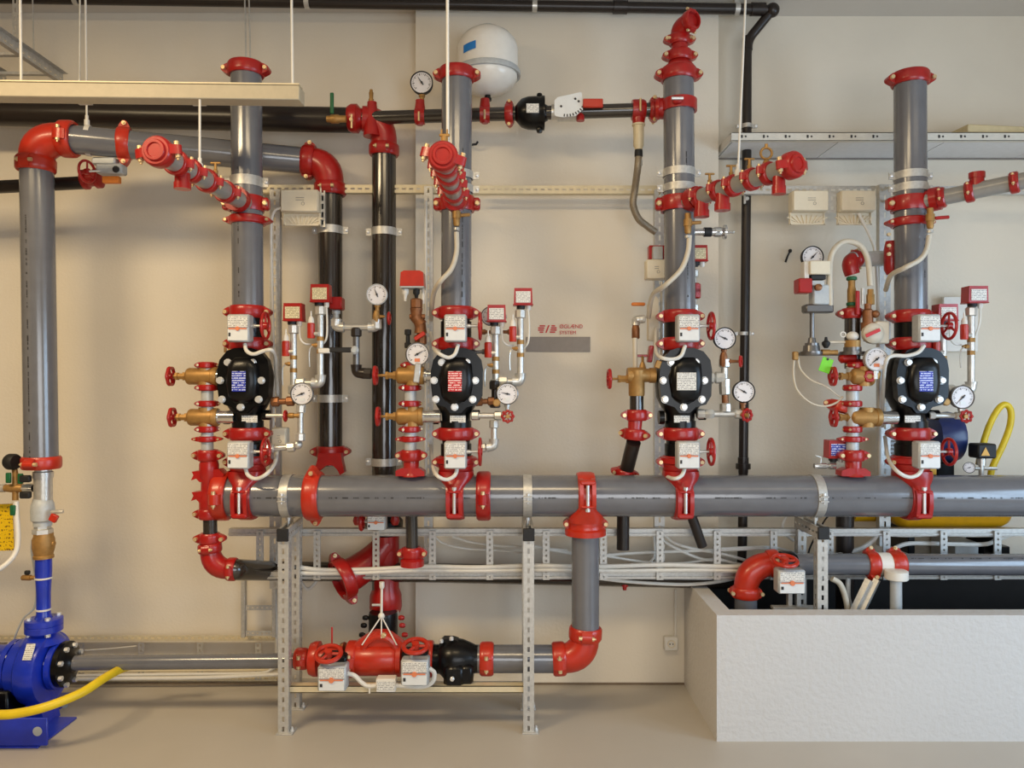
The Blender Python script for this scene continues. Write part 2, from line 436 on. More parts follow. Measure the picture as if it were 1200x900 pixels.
w = MB(); slab(w, (XL - .2, -6, 0), (XL, .9, ZC)); FARW = mat('dim_brown_wall_paint', (112, 98, 84), .8, 0, .04, 2)
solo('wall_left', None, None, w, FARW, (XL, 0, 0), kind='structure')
# right-hand wall with its window opening (the daylight comes through it)
w = MB(); slab(w, (XR, -6, -.8), (XR + .2, .9, .8)); slab(w, (XR, -6, 2.7), (XR + .2, .9, ZC)); slab(w, (XR, -6, .8), (XR + .2, -4.2, 2.7)); slab(w, (XR, -1.2, .8), (XR + .2, .9, 2.7))
solo('wall_right', None, None, w, WALL, (XR, 0, 0), kind='structure')
w = MB(); slab(w, (XL, -6.2, 0), (-.6, -6, ZC)); slab(w, (3.2, -6.2, 0), (XR, -6, ZC)); slab(w, (-.6, -6.2, 0), (3.2, -6, .7)); slab(w, (-.6, -6.2, 2.7), (3.2, -6, ZC))
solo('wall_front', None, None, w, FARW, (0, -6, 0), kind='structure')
pxl = (840 - 600) / FPX * 3.866; pyf = -.234          # outer front left corner of the pit wall
f = MB(); slab(f, (XL, -6, -.1), (pxl + .05, .9, 0)); slab(f, (pxl + .05, -6, -.1), (XR, pyf + .05, 0))
solo('floor', None, None, f, FLOOR, (0, 0, 0), kind='structure')
c = MB(); slab(c, (XL, -6, ZC), (XR, .9, ZC + .1)); solo('ceiling', None, None, c, CEIL, (0, 0, ZC), kind='structure')
w = MB(); slab(w, (pxl, pyf, 0), (XR, pyf + .10, pz)); slab(w, (pxl, pyf + .10, 0), (pxl + .09, WP, pz))
solo('wall_pit', None, None, w, PIT, (pxl, pyf, 0), kind='structure')
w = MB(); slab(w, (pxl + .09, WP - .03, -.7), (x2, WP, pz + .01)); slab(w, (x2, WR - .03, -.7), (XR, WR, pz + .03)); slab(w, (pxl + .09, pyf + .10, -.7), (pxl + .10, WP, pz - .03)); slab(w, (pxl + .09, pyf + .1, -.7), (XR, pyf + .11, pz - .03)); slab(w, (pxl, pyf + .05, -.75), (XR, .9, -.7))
solo('floor_pit', None, None, w, PIT_BLACK, (pxl, pyf, -.7), kind='structure')
# shallow trims: dark seam of the floor at the wall foot
solo('baseboard_back', None, None, slab(MB(), (XL, WP - .0, 0), (pxl, WP - .006, .012)), mat('floor_edge_seal', (120, 104, 84), .7), (0, WP, 0), kind='structure')

# ---------------------------------------------------------------- ceiling shelf on the right
Ys = .28; zt = P(0, 155, Ys).z; zb = P(0, 165, Ys).z; xs = P(857, 0, Ys).x
T = Thing('ceiling_shelf', 'white tiled shelf panel with slotted metal edge along right-hand back wall', 'shelf', (xs, Ys, zb))
e = MB(); slab(e, (xs, Ys, zb), (4.3, Ys + .004, zt)); slab(e, (xs, Ys, zt - .004), (4.3, Ys + .05, zt)); slab(e, (xs, Ys, zb), (4.3, Ys + .03, zb + .004))
T.part('edge_profile', e, mat('pale_edge_steel', (216, 212, 200), .5, .1, .04))
e = MB()
for i in range(24):
    x = xs + .06 + i * .125; e.box((x, Ys - .001, zt - .024), (.010, .004, .016)); e.box((x + .022, Ys - .001, zt - .024), (.008, .004, .010))
T.part('edge_slots', e, PDARK, kind='stuff')
n = 4; tw = (4.3 - xs) / 5
for i in range(5):
    t = MB(); slab(t, (xs + .02 + i * tw, Ys + .03, zb + .005), (xs + .02 + i * tw + tw - .006, WR - .012, zb + .028)); T.part('tile', t, TILE)
e = MB(); slab(e, (xs, Ys, zb), (xs + .004, WR, zt)); T.part('end_plate', e, WHITEP)
e = MB(); slab(e, (xs, WR - .010, zb - .004), (4.3, WR, zb + .02)); T.part('wall_angle', e, GREYPL)
bx = MB(); q = P(1160, 150, Ys + .12); bx.box((q.x + .1, q.y, zt + .026), (.62, .16, .045), .004, Matrix.Rotation(.12, 3, 'Z'))
solo('cardboard_piece', 'flat beige cardboard piece lying on the tiled wall shelf', 'cardboard', bx, CARD, (q.x, q.y, zt))

# ---------------------------------------------------------------- sprinkler line under the ceiling and thin black drop pipe
T = Thing('ceiling_pipe', 'thin brown black pipe running along the top under the ceiling', 'pipe', P(-40, -3, .38))
pa, pb = P(-40, -3, .38), P(892, 11, .44)
T.part('tube', MB().tube([pa + (pa - pb) * .26, pb], S(6.2, .42), 16), BROWN)
for x in (725, 888):
    q = pa.lerp(pb, (x + 40) / 932); d_ = (pb - pa).normalized(); T.part('socket', MB().cyl(q - d_ * S(9), q + d_ * S(9), S(7.6, .42), 16), BROWN)
for x in (88, 357, 624, 863):
    q = pa.lerp(pb, (x + 40) / 932); d_ = (pb - pa).normalized(); r = S(7.2, .42)
    b = MB().ring(q, d_, [(-.014, r * .85), (-.014, r), (.014, r), (.014, r * .85)], 18); b.box(q + V((0, 0, r + .01)), (.03, .022, .03)); b.cyl(q + V((0, 0, r)), (q.x, q.y, ZC), .006, 8)
    T.part('hanger_clamp', b, ZINC)
T = Thing('drop_pipe', 'thin black vertical pipe passing through shelf beside the white-plate valve riser', 'pipe', P(876, 50, .48))
T.part('tube', MB().tube(fillet([P(893, 11, .44), P(905, 12, .44), P(878, 45, .48), P(875.5, 60, .48), P(875, 200, .48), P(870, 640, .48), P(868, 680, .48)], .035), S(5.4, .48), 14), BROWN)
for y in (50, 545):
    q = P(871 if y > 100 else 876, y, .48); b = MB()
    if y > 100: b.lathe(q - V((0, 0, S(10))), 'z', [(0, S(6.4)), (S(5), S(6.4)), (S(5), S(9.5)), (S(12), S(9.5)), (S(12), S(7)), (S(20), S(7))], 16); 
    else: b.lathe(q - V((0, 0, S(10))), 'z', [(0, S(6.6)), (S(16), S(6.6)), (S(18), S(5.5))], 16)
    T.part('union_socket', b, BROWN)
q = P(905, 12, .44); T.part('bend_socket', MB().sph(q, S(8.4, .44), 14, 10), BROWN)
band(P(875, 148, .48), 'z', S(5.6, .48), 'holding thin black pipe just above the tiled shelf', .012)
band(P(871, 391, .48), 'z', S(5.6, .48), 'around thin black pipe level with white-plate valve gauges', .010)
q = P(875, 233, .46); t = MB(); t.box(q, (S(8), .01, S(14)), .004); t.lathe(q + V((0, -.005, 0)), '-y', [(0, S(2.6)), (.006, S(2.6))], 10)
solo('pipe_tag', 'small white oval tag on thin black pipe near the shelf', 'tag', t, WHITEP, q)

# ---------------------------------------------------------------- cream trunking hung top left with rods
d = -.55; a_, b_ = P(-270, 105.2, d), P(354, 112.5, d); T = Thing('cable_trunking', 'long cream cable trunking hanging on white rods top left', 'trunking', b_)
h = S(17, d); mid = (a_ + b_) / 2
R = Matrix.Rotation(math.atan2(b_.z - a_.z, b_.x - a_.x) * -1, 3, 'Y')
T.part('channel', MB().box(mid, ((b_ - a_).length, .09, h), .004, R), mat('trunking_cream', (184, 172, 146), .5, 0, .04))
T.part('top_lip', MB().box(mid + V((0, -.02, h / 2 + .003)), ((b_ - a_).length, .06, .006), 0, R), CREAM)
for x, y in ((98, 120), (232, 121)):
    q = P(x, y, d + .05); T.part('bracket', MB().box(q, (S(16, d), .05, S(2.5, d)), .001), ZINC)
for x0, x1_, y in ((22, 25, 102), (340, 343, 105), (94.5, 93, 101)):
    q = P(x1_, y, d); top = V((P(x0, 0, d).x, q.y, ZC)); s_ = MB().cyl(q, top, .006 if x0 != 94.5 else .004, 8); s_.lathe(q, 'z', [(0, .012), (.016, .012), (.016, .008), (.03, .008)], 8)
    T.part('hanger_rod', s_, WHITEP if x0 != 94.5 else ZINC)
# ladder rail of the cable ladder in the corner
T = Thing('cable_ladder', 'perforated grey cable ladder running forward in the upper left corner', 'cable ladder', P(72, 101, .5))
q0, q1 = P(74, 101, .5), P(0, 54, -.12); q1 = V((q0.x, -.9, q0.z)); u = V((0, -1, 0))
for k, dx in enumerate((0, -.34)):
    o = q0 + V((dx, 0, 0)); b = MB().perf(o, u, (0, 0, 1), 1.4, .075, .05, .022, .010); slab(b, o + V((0, 0, -.002)), o + V((.03, -1.4, 0))); slab(b, o + V((0, 0, .073)), o + V((.03, -1.4, .075)))
    T.part('rail', b, GALV)
for i in range(5):
    o = q0 + V((-.34, -.12 - i * .26, .012)); b = MB(); slab(b, o, o + V((.34, -.03, .016))); T.part('rung', b, GALV)
q = P(17.5, 58, .3); b = MB().perf(V((q.x - .015, q.y, q.z)), (0, 0, 1), (1, 0, 0), ZC - q.z, .032, .05, .026, .011); T.part('hanger_strip', b, GALV)
for x in (38, 290, 294):
    if x == 38: q = P(x + 2, 78, .35); T.part('hanger_rod', MB().cyl(q, (P(x, 0, .35).x, q.y, ZC), .004, 8), ZINC)
for i, (x, y) in enumerate(((288, 76), (293, 76))):
    q = P(x + .5, y, .3); solo('hanger_rod', ('left' if i == 0 else 'right') + ' thin steel rod of the pair above the left blue-plate riser', 'rod', MB().cyl(q, (P(x - 1.5, 0, .3).x, q.y, ZC), .0045, 8), ZINC, q, 'thin rods behind the left riser top')

# ---------------------------------------------------------------- dark mains on the left bay wall
B = .36
pipe_t('supply_pipe', 'wide dark supply pipe running horizontally behind the hanging trunking', [P(-280, 126.9, .275), P(415, 141, B)], S(14.5, B), BROWN)
r5 = S(14, B)
T = pipe_t('down_pipe', 'dark vertical wall pipe with two clamps behind red pressure switches', [P(387, 212, B), P(387, 545, B)], r5, DARK, mark=(P(387, 230, B), P(387, 520, B), (-.3, -.95, 0), 3, .5))
T = pipe_t('down_pipe', 'dark vertical wall pipe behind round gauge, next to the wall corner', [P(450, 172, B), P(450, 720, B)], r5, DARK, mark=(P(450, 200, B), P(450, 540, B), (-.1, -1, 0), 5, .4))
band(P(387, 270, B), 'z', r5, 'upper one on dark pipe below junction box', back=WL, group=None)
band(P(387, 467, B), 'z', r5, 'lower one on dark pipe left of brass valves', back=WL)
band(P(450, 272, B), 'z', r5, 'on the dark corner pipe above the round gauge', back=WL)
band(P(450, 541, B), 'z', r5, 'on the dark corner pipe just above the header', back=WL)
# pump discharge riser, its run to the wall
rr = S(18, 0)
T = pipe_t('pump_riser', 'tall grey riser pipe at left above the blue pump', [P(48.5, 545, 0), P(43, 190, 0)], rr, GREY, mark=(P(48, 540, 0), P(43, 250, 0), (-.1, -1, 0), 9, .85))
elbow(P(42, 193, 0), P(41, 160, 0), P(80, 163, .005), rr * .97, 'large orange red elbow on top of the tall left riser', ORG, (0, 1, 0), (0, 1, 0))
T = pipe_t('transfer_pipe', 'grey pipe slanting back from left elbow to the wall', [P(80, 163, .005), P(366, 189, B)], rr * .92, GREY)
ap = (P(366, 189, B) - P(80, 163, .005)).normalized()
coupling(P(146, 168.5, .09), ap, 'z', rr * .92, 'on the grey slanting pipe near the left elbow', ORG)
elbow(P(362, 188.6, B - .005), P(388, 190, B), P(387, 222, B), r5 * 1.08, 'red elbow turning down into the dark wall pipe behind junction box', RED, (0, 0, 1), (0, 1, 0))
coupling(P(48.5, 542, 0), 'z', 'y', rr, 'at foot of the tall left riser above valves', ORG)
# loop hanger
q = P(104, 165, .04); T = Thing('pipe_hanger', 'white rod and loop hanger around the slanting grey pipe at left', 'hanger', q)
T.part('loop', MB().ring(q, ap, [(-.012, rr * .93), (-.012, rr * .99), (.012, rr * .99), (.012, rr * .93)], 24), WHITEP)
t = V((P(98, 120, -.5).x, q.y, P(98, 110, -.5).z)); s_ = MB().cyl(q + V((-.01, 0, rr)), (q.x - .02, q.y, ZC), .0055, 8); s_.lathe(q + V((-.01, 0, rr)), 'z', [(0, .014), (.03, .014), (.03, .009), (.055, .009)], 8)
T.part('rod', s_, WHITEP)
# small dark branch with butterfly valve left of the riser elbow
pipe('branch_pipe', 'dark small pipe entering at left behind the tall riser', [P(-300, 234, .16), P(100, 214, .16)], S(7.5, .16), BROWN)
T = Thing('butterfly_valve', 'red butterfly valve with black top beside the tall left riser', 'valve', P(108, 210, .16))
c = P(107, 211, .16)
T.part('body', MB().lathe(c + V((-S(12), 0, 0)), (1, 0, .1), [(0, S(8)), (S(3), S(12)), (S(7), S(12)), (S(9), S(9)), (S(16), S(9)), (S(18), S(12)), (S(23), S(12)), (S(26), S(7))], 22), RED)
g = T.part('actuator', MB().box(P(131, 199, .06), (S(31), .07, S(12)), .008).box(P(124, 190, .08), (S(28), .06, S(9)), .008), GBOX)
T.part('lens', MB().lathe(P(136, 198.5, .02), '-y', [(0, S(4)), (.004, S(4)), (.006, S(3))], 14), PDARK, g)
T.part('label_plate', MB().box(P(131, 211, .05), (S(20), .03, S(8)), .003), ORANGE, g)
wheel(T, P(102, 201, .0), (1, -.25, 0), S(14), RED, .007, 3)
T.part('stem', MB().cyl(P(102, 201, .0), P(118, 200, .03), .006, 8), ZINC)

# ---------------------------------------------------------------- top right main: tee, gauge, vessel, check valve, lever valve
def Q(x): # centre line of the upper right branch main
    t = (x - 440) / 325; return P(440, 138, .30).lerp(P(765, 128.5, .12), t)
rb = S(7.9, .2)
pipe_t('upper_branch_pipe', 'dark horizontal pipe passing behind riser from red tee to black check valve', [Q(425), Q(612)], rb, DARK)
pipe_t('upper_branch_pipe', 'dark horizontal pipe piece between lever valve and white-plate riser', [Q(640), Q(768)], rb, DARK)
q = P(434, 138, .30)
T = Thing('pipe_tee', 'red tee joining the wide supply pipe to the upper branch', 'tee', q)
T.part('body', MB().lathe(P(408, 139, .33), 'x', [(0, S(15)), (S(5), S(18)), (S(12), S(18)), (S(16), S(13)), (S(24), S(11)), (S(34), S(9))], 24).lathe(P(436, 160, .3), 'z', [(0, S(11)), (S(18), S(9)), (S(40), S(6)), (S(43), S(6))], 18), RED)
T.part('bolt', MB().lathe(P(412, 141, .12), '-y', [(0, S(2.2)), (.02, S(2.2))], 10).cyl(P(412, 134, .11), P(412, 150, .11), S(1.2), 8), BOLT)
elbow(P(424, 139, .33), P(452, 140, B), P(450, 176, B), r5 * 1.02, 'red elbow turning down from supply pipe into the dark corner pipe', RED, (0, 1, 0), (0, 1, 0), (False, True))
T = Thing('air_vent', 'small brass air vent on top of red tee at supply pipe', 'vent', P(435, 118, .3))
T.part('body', MB().lathe(P(435, 120, .3), 'z', [(0, S(3.4)), (S(4), S(3.4)), (S(4), S(2.4)), (S(12), S(3)), (S(14), S(2)), (S(16), S(2))], 12), BRASS)
T = Thing('ball_valve', 'small brass ball valve with upright green lever on the supply pipe', 'valve', P(394, 139, .25))
T.part('body', MB().lathe(P(383, 139.5, .22), 'x', [(0, S(4)), (S(4), S(4)), (S(6), S(5.5)), (S(14), S(5.5)), (S(16), S(4.4)), (S(24), S(4.4))], 14), BRASS)
T.part('lever', MB().box(P(389, 121, .2), (S(4.6), .012, S(26)), .004), GREEN)
def outlet_tee(x, label, top):
    q = Q(x); T = Thing('outlet_tee', label, 'tee', q)
    T.part('body', MB().lathe(q - V((S(6), 0, 0)), 'x', [(0, rb), (0, rb * 1.2), (S(12), rb * 1.2), (S(12), rb)], 20).lathe(q - V((0, 0, S(11))), 'z', [(0, S(4)), (S(2), S(5)), (S(8), S(7.5)), (S(18), S(7)), (S(28), S(5.6)), (S(top), S(5.6))], 18), RED)
    T.part('bolt', MB().cyl(q + V((0, -rb * 1.35, S(2))), q + V((0, -rb * 1.35, -S(9))), S(1.3), 8), BOLT)
    return q
q = outlet_tee(494, 'small red outlet tee below the pressure gauge on upper branch', 31)
gauge(494, 96.5, .28, 13.5, 'pressure gauge standing on top of upper dark branch pipe', 125, bezel=RUBBER, stem=(0, 1))
outlet_tee(571.5, 'small red outlet tee carrying the white expansion vessel', 30)
d = .27; v0 = P(571.5, 112, d); k = lambda n: S(n, d)
T = Thing('expansion_vessel', 'white round expansion vessel standing on the upper branch pipe', 'vessel', v0)
prof = [(0, k(5)), (k(2), k(14)), (k(6), k(23)), (k(12), k(30)), (k(19), k(34.5)), (k(26), k(35.6)), (k(54), k(35.6)), (k(63), k(33)), (k(71), k(26)), (k(77), k(16)), (k(80), k(9)), (k(80.5), k(2))]
T.part('tank', MB().lathe(v0, 'z', prof, 40), VESSEL, ang=60)
T.part('seam_band', MB().ring(v0 + V((0, 0, k(26))), 'z', [(-k(3.5), k(36)), (-k(3.5), k(38.4)), (k(.5), k(38.6)), (k(3), k(37.6)), (k(3), k(36))], 40), GBOX)
T.part('neck', MB().lathe(v0 - V((0, 0, k(6))), 'z', [(0, k(4.6)), (k(3), k(4.6)), (k(3), k(3.6)), (k(8), k(3.6))], 12), BLACK)
T.part('top_cap', MB().lathe(v0 + V((0, 0, k(80))), 'z', [(0, k(9)), (k(1), k(8.6))], 20), GBOX)
tp = MB(); 
for i in range(4):
    pass
ang0 = math.radians(222)
vs = []; fs = []
for i in range(5):
    a = ang0 + math.radians(7 * i); 
    for zz, rr_ in ((k(39), k(36.1)), (k(48), k(36.1))):
        vs.append(v0 + V((math.cos(a) * rr_, math.sin(a) * rr_, zz + k(.5) * i)))
for i in range(4): fs.append((2 * i, 2 * i + 2, 2 * i + 3, 2 * i + 1))
T.part('blue_tape', MB().add(vs, fs), TAPE)
coupling(Q(600.5), (Q(610) - Q(600)), 'z', rb * 1.25, 'left of the round black check valve', RED, w=S(5), L=.012, t=.012)
q = Q(627); T = Thing('check_valve', 'round black check valve with white plate on the upper branch', 'valve', q)
T.part('body', MB().lathe(q - V((S(21), 0, -.0)), 'x', [(0, S(8)), (S(3), S(12)), (S(8), S(17)), (S(16), S(19.5)), (S(25), S(20)), (S(30), S(19)), (S(33), S(20.5)), (S(36), S(20.5)), (S(36), S(11)), (S(40), S(9))], 30), BLACK)
T.part('label_plate', MB().box(q + V((0, -S(20), -S(1))), (S(15), .006, S(11)), .001), LBLW)
for sg in (-1, 1): T.part('bolt', MB().lathe(q + V((S(9), 0, sg * S(19))), (0, 0, sg), [(0, S(4)), (S(2), S(4)), (S(5), S(3))], 8), BLACK)
q = Q(668); T = Thing('lever_valve', 'white lever valve with scale plate and orange handle on upper branch', 'valve', q)
T.part('body', MB().lathe(q - V((S(20), 0, 0)), 'x', [(0, S(9)), (S(8), S(9)), (S(8), S(11)), (S(30), S(11)), (S(30), S(8)), (S(38), S(8))], 22), ZINC)
pl = [(-17, -12), (-17, 5), (-13, 9), (5, 13), (14, 15), (16, 14), (17, -6), (9, -13), (-6, -15), (-15, -14)]
sp = T.part('scale_plate', MB().prism([(S(a), S(b)) for a, b in pl], q + V((0, -.075, S(3))), 'x', 'z', .003), PANEL)
tk = MB()
for i in range(9):
    a_ = math.radians(-98 + i * 9); e_ = V((math.cos(a_), 0, math.sin(a_))); tk.box(q + V((-S(2), -.079, S(13))) + e_ * S(23), (S(1.4), .002, S(3)), 0, Matrix.Rotation(math.pi / 2 - a_, 3, 'Y'))
T.part('scale_ticks', tk, PDARK, sp, kind='stuff')
for dx, dz in ((8, 10), (12, 7), (-9, 1)): T.part('rivet', MB().lathe(q + V((S(dx), -.078, S(dz))), '-y', [(0, S(1.5)), (.004, S(1.2))], 8), PDARK, sp)
T.part('lever', MB().box(q + V((S(29), -.085, S(4))), (S(24), .018, S(10.5)), .004), ORG)
T.part('packing_nut', MB().lathe(q + V((S(15), -.03, -S(13))), 'z', [(0, S(5)), (S(6), S(5)), (S(9), S(3))], 12), RED)
# tee on the white-plate riser with braided drain hose
q = Q(749); T = Thing('outlet_tee', 'red tee beside the white-plate riser feeding a braided hose', 'tee', q)
T.part('body', MB().lathe(q - V((S(8), 0, 0)), 'x', [(0, rb), (0, S(12)), (S(3), S(12.5)), (S(13), S(12.5)), (S(16), S(11)), (S(16), rb)], 22).lathe(q + V((0, 0, -S(17))), 'z', [(0, S(7)), (S(6), S(8)), (S(14), S(8))], 18), RED)
T.part('bolt', MB().cyl(q + V((0, -S(14), S(9))), q + V((0, -S(14), -S(6))), S(1.3), 8), BOLT)
c = q + V((0, 0, -S(17)))
T = Thing('sight_glass', 'cream cylinder fitting below red tee on the upper branch', 'fitting', c)
T.part('body', MB().lathe(c, '-z', [(0, S(8)), (S(2), S(8)), (S(2), S(6.6)), (S(27), S(6.2)), (S(29), S(5)), (S(31), S(4.6))], 18), CREAM)
T.part('black_nut', MB().lathe(c - V((0, 0, S(31))), '-z', [(0, S(4.6)), (S(3), S(5)), (S(8), S(5)), (S(10), S(3.4))], 14), RUBBER)
hz = [c - V((0, 0, S(38))), c - V((S(1), 0, S(52))), P(744, 222, .2), P(742, 240, .22), P(748, 256, .25), P(757, 264, .28), P(768, 272, .30)]
T = Thing('braided_hose', 'braided steel hose curving down beside the white-plate riser', 'hose', c)
T.part('hose', MB().tube(spline(hz, 8), S(4.2, .2), 12), BRAID)
T.part('ferrule', MB().lathe(hz[0] + V((0, 0, -S(3))), '-z', [(0, S(3.4)), (S(3), S(4.8)), (S(9), S(4.8)), (S(10), S(4))], 12), ZINC)
coupling(Q(766.5), 'x', 'z', rb * 1.1, 'between hose tee and the white-plate riser', RED, w=S(6), L=.012, t=.014)

# ---------------------------------------------------------------- wall strut frame: posts, rail, boxes
Yp = .30
def post(x, y0, y1, wpx, label, d=Yp, slots=True, xb=None):
    a, b = P(x - wpx / 2, y1, d), P((xb or x) - wpx / 2, y0, d); T = Thing('strut_post', label, 'strut', a); wd_ = S(wpx, d); L = b.z - a.z
    m = MB().perf(a + V((wd_, 0, 0)), (0, 0, 1), (-1, 0, 0), L, wd_, .05, .03 if slots else .012, .011); 
    slab(m, a + V((0, .0, 0)), a + V((.003, .04, L))); slab(m, a + V((wd_ - .003, 0, 0)), a + V((wd_, .04, L)))
    T.part('channel', m, GALV); return T
post(322, 222, 690, 12, 'perforated steel strut post right of the left blue-plate riser', xb=322)
post(502, 218, 680, 10, 'perforated steel strut post just left of the red-plate riser')
post(773, 222, 676, 12, 'perforated steel strut post just left of the white-plate riser')
post(1037, 216, 640, 13, 'perforated steel strut post just left of right blue-plate riser')
def rail(x0, x1_, y0, y1, label, d=.34, hpx=9):
    a, b = P(x0, y0, d), P(x1_, y1, d); T = Thing('slotted_rail', label, 'rail', a); u = (b - a).normalized(); h = S(hpx, d)
    m = MB().perf(a - Z * h / 2, u, (0, 0, 1), (b - a).length, h, .042, .024, .010); m.box((a + b) / 2 + V((0, .02, h / 2)), ((b - a).length, .04, .003)); m.box((a + b) / 2 + V((0, .02, -h / 2)), ((b - a).length, .04, .003))
    T.part('channel', m, CREAM if x0 < 800 else GALV); return T
rail(306, 512, 221, 221.5, 'slotted rail on wall above junction box and dark pipes')
rail(548, 774, 222, 222.5, 'slotted rail on wall between red-plate and white-plate risers')
rail(802, 1040, 222.5, 222.5, 'slotted rail on wall behind the thin black pipe')
rail(1084, 1290, 222.5, 223, 'slotted rail on wall right of right blue-plate riser')
def jbox(x, y, wp, hp, d, label, mount=True):
    c = P(x, y, d); T = Thing('junction_box', label, 'junction box', c); W_, H_ = S(wp, d), S(hp, d)
    b = T.part('enclosure', MB().box(c, (W_, .07, H_), .006), IVORY)
    T.part('lid', MB().box(c + V((0, -.038, 0)), (W_ * .97, .012, H_ * .97), .004), IVORY, b)
    em = MB()
    for i in range(2): em.box(c + V((W_ * .02, -.0445, H_ * (.02 + .1 * i))), (W_ * .22, .001, H_ * .025))
    em.torus(c + V((W_ * .1, -.0445, -H_ * .14)), '-y', H_ * .07, .0012, 10, 6)
    T.part('embossed_mark', em, GREYPL, b)
    if mount:
        mh = S(16, d); mc = c + V((0, .02, -H_ / 2 - mh / 2 + .01)); mb = MB().box(mc, (W_ * 1.0, .006, mh))
        for i in range(-4, 5):
            e = V((i * W_ * .11, -.006, -mh * .1)); mb.box(mc + e, (.006, .010, mh * .66), 0, Matrix.Rotation(i * .28, 3, 'Y'))
        mb.box(mc + V((W_ * .47, -.006, 0)), (.006, .012, mh)); mb.box(mc - V((W_ * .47, .006, 0)), (.006, .012, mh)); mb.box(mc - V((0, .006, mh * .46)), (W_, .012, .006))
        T.part('mount_plate', mb, IVORY)
    return T
jbox(353, 237, 44, 26, .24, 'cream junction box on ribbed plate right of leftmost riser')
post(378, 218, 266, 6, 'short slotted bracket strip right of the cream junction box', .27)
jbox(947, 237, 42, 24, .28, 'cream junction box left one of the pair on right wall')
jbox(1002.5, 237, 41, 24, .28, 'cream junction box right one of the pair beside strut post')
q = P(975, 238, .3); T = Thing('slotted_bracket', 'short slotted bracket between the two cream junction boxes', 'bracket', q)
T.part('plate', MB().perf(q + V((S(7), 0, -S(12))), (0, 0, 1), (-1, 0, 0), S(24), S(14), .045, .022, .016), GALV)
# sign on the pillar wall
yw = WP - .004; q = P(654, 403.5, yw)
T = Thing('wall_sign', 'company sign with red logo lettering over grey plate on wall', 'sign', q)
T.part('grey_plate', MB().box(q, (S(75, yw), .008, S(17.5, yw)), .001), GREYPL)
lg = MB(); lc = P(641.5, 385.5, yw)
for i, (xa, xb_) in enumerate(((-10.2, -3.2), (-12.2, -4.6), (-12.2, -5.4), (-10.2, -6))):
    zz = S(4.1 - i * 2.75); hh = S(1.75)
    xb_ = (-3.0, -3.8, -4.6, -5.4)[i]
    lg.box(lc + V((S((xa + xb_) / 2), .002, zz)), (S(xb_ - xa), .003, hh)); lg.box(lc - V((S((xa + xb_) / 2), -.002, zz)), (S(xb_ - xa), .003, hh))
lg.prism([(S(-2.9), S(-5)), (S(-.9), S(-5)), (S(3.0), S(5)), (S(1.0), S(5))], lc + V((0, .002, 0)), 'x', 'z', .0015)
T.part('logo', lg, PRED)
def text(T, s, loc, size, m, name='lettering', rot=(math.pi / 2, 0, 0), align='LEFT', bold=0.):
    cu = bpy.data.curves.new(name, 'FONT'); cu.body = s; cu.size = size; cu.extrude = .0008; cu.align_x = align; cu.offset = bold; cu.materials.append(m)
    tmp = bpy.data.objects.new(name, cu); COL.objects.link(tmp); bpy.context.view_layer.update()
    me = bpy.data.meshes.new_from_object(tmp.evaluated_get(bpy.context.evaluated_depsgraph_get())); bpy.data.objects.remove(tmp); bpy.data.curves.remove(cu)
    o = bpy.data.objects.new(name, me); COL.objects.link(o); o['kind'] = 'stuff'; o.parent = T.o if isinstance(T, Thing) else T
    base = T.loc if isinstance(T, Thing) else V(); o.location = V(loc) - base; o.rotation_euler = rot; return o
text(T, 'ØGLÆND', P(655.5, 384.5, yw - .002), S(6.9), PRED); text(T, 'SYSTEM', P(655.5, 391.6, yw - .002), S(6.5), PRED)
# wall socket
q = P(786, 753.5, WP - .02); T = Thing('wall_socket', 'white wall socket beside the white pit wall', 'socket', q)
b = T.part('plate', MB().box(q, (S(18), .04, S(18)), .006), WHITEP)
T.part('recess', MB().ring(q + V((0, -.021, 0)), '-y', [(0, S(3.6)), (0, S(5.4)), (.004, S(5.2)), (.004, S(3.8))], 20), IVORY, b)
T.part('pin_holes', MB().box(q + V((S(-2), -.021, 0)), (.006, .004, .006)).box(q + V((S(2), -.021, 0)), (.006, .004, .006)), PDARK, b)
e = MB().cyl(q + V((S(6), 0, S(9))), (q.x + S(6), q.y, P(0, 690, WP).z), .006, 8)
solo('conduit', 'thin white conduit rising from the wall socket', 'conduit', e, WHITEP, q)
q = P(922, 300, WR - .02); solo('wall_hook', 'small black hook on right wall beside the white valve box', 'hook', MB().tube([P(920.5, 307, WR - .01), P(923, 300, WR - .03), P(926, 294, WR - .03)], .006, 8).sph(P(926, 294, WR - .03), .012, 8, 6), RUBBER, q)
q = P(552, 169, WP - .03); solo('wall_hook', 'small black hook on the wall right of red-plate riser', 'hook', MB().cyl(P(549, 170, WP), P(551, 170, WP - .06), .008, 8).tube([P(550, 170, WP - .06), P(558, 169, WP - .06), P(560, 166, WP - .06)], .007, 8), RUBBER, q)
# ---------------------------------------------------------------- header
RH = S(24.2, 0); hz = P(0, 581, 0).z; hp = lambda x: P(x, 581, 0)
T = pipe_t('header_pipe', 'thick grey header pipe running across the whole picture above the frames', [hp(258), hp(1290)], RH, GREY, 40)
nd = V((0, -math.cos(.04), math.sin(.04)))
for i, (xa, xb) in enumerate(((305, 332), (374, 500), (545, 560), (600, 650), (700, 780), (820, 940), (965, 1060), (1085, 1195))):
    dashes(T, hp(xa), hp(xb), RH, nd, 20 + i, .003, .75)
T = coupling(hp(262), 'x', (0, -1, 0), RH, 'closing the left end of the thick header pipe', ORG, w=S(8.6), L=.026, t=.022)
T.part('end_cap', MB().lathe(hp(254), '-x', [(0, RH * .98), (S(1), RH * .98), (S(2.5), RH * .85), (S(3), RH * .4)], 28), RED)
coupling(hp(368.5), 'x', (0, -.35, 1), RH, 'on the header right of the leftmost valve, bolts top and bottom', ORG, w=S(8.8), L=.036, t=.022)
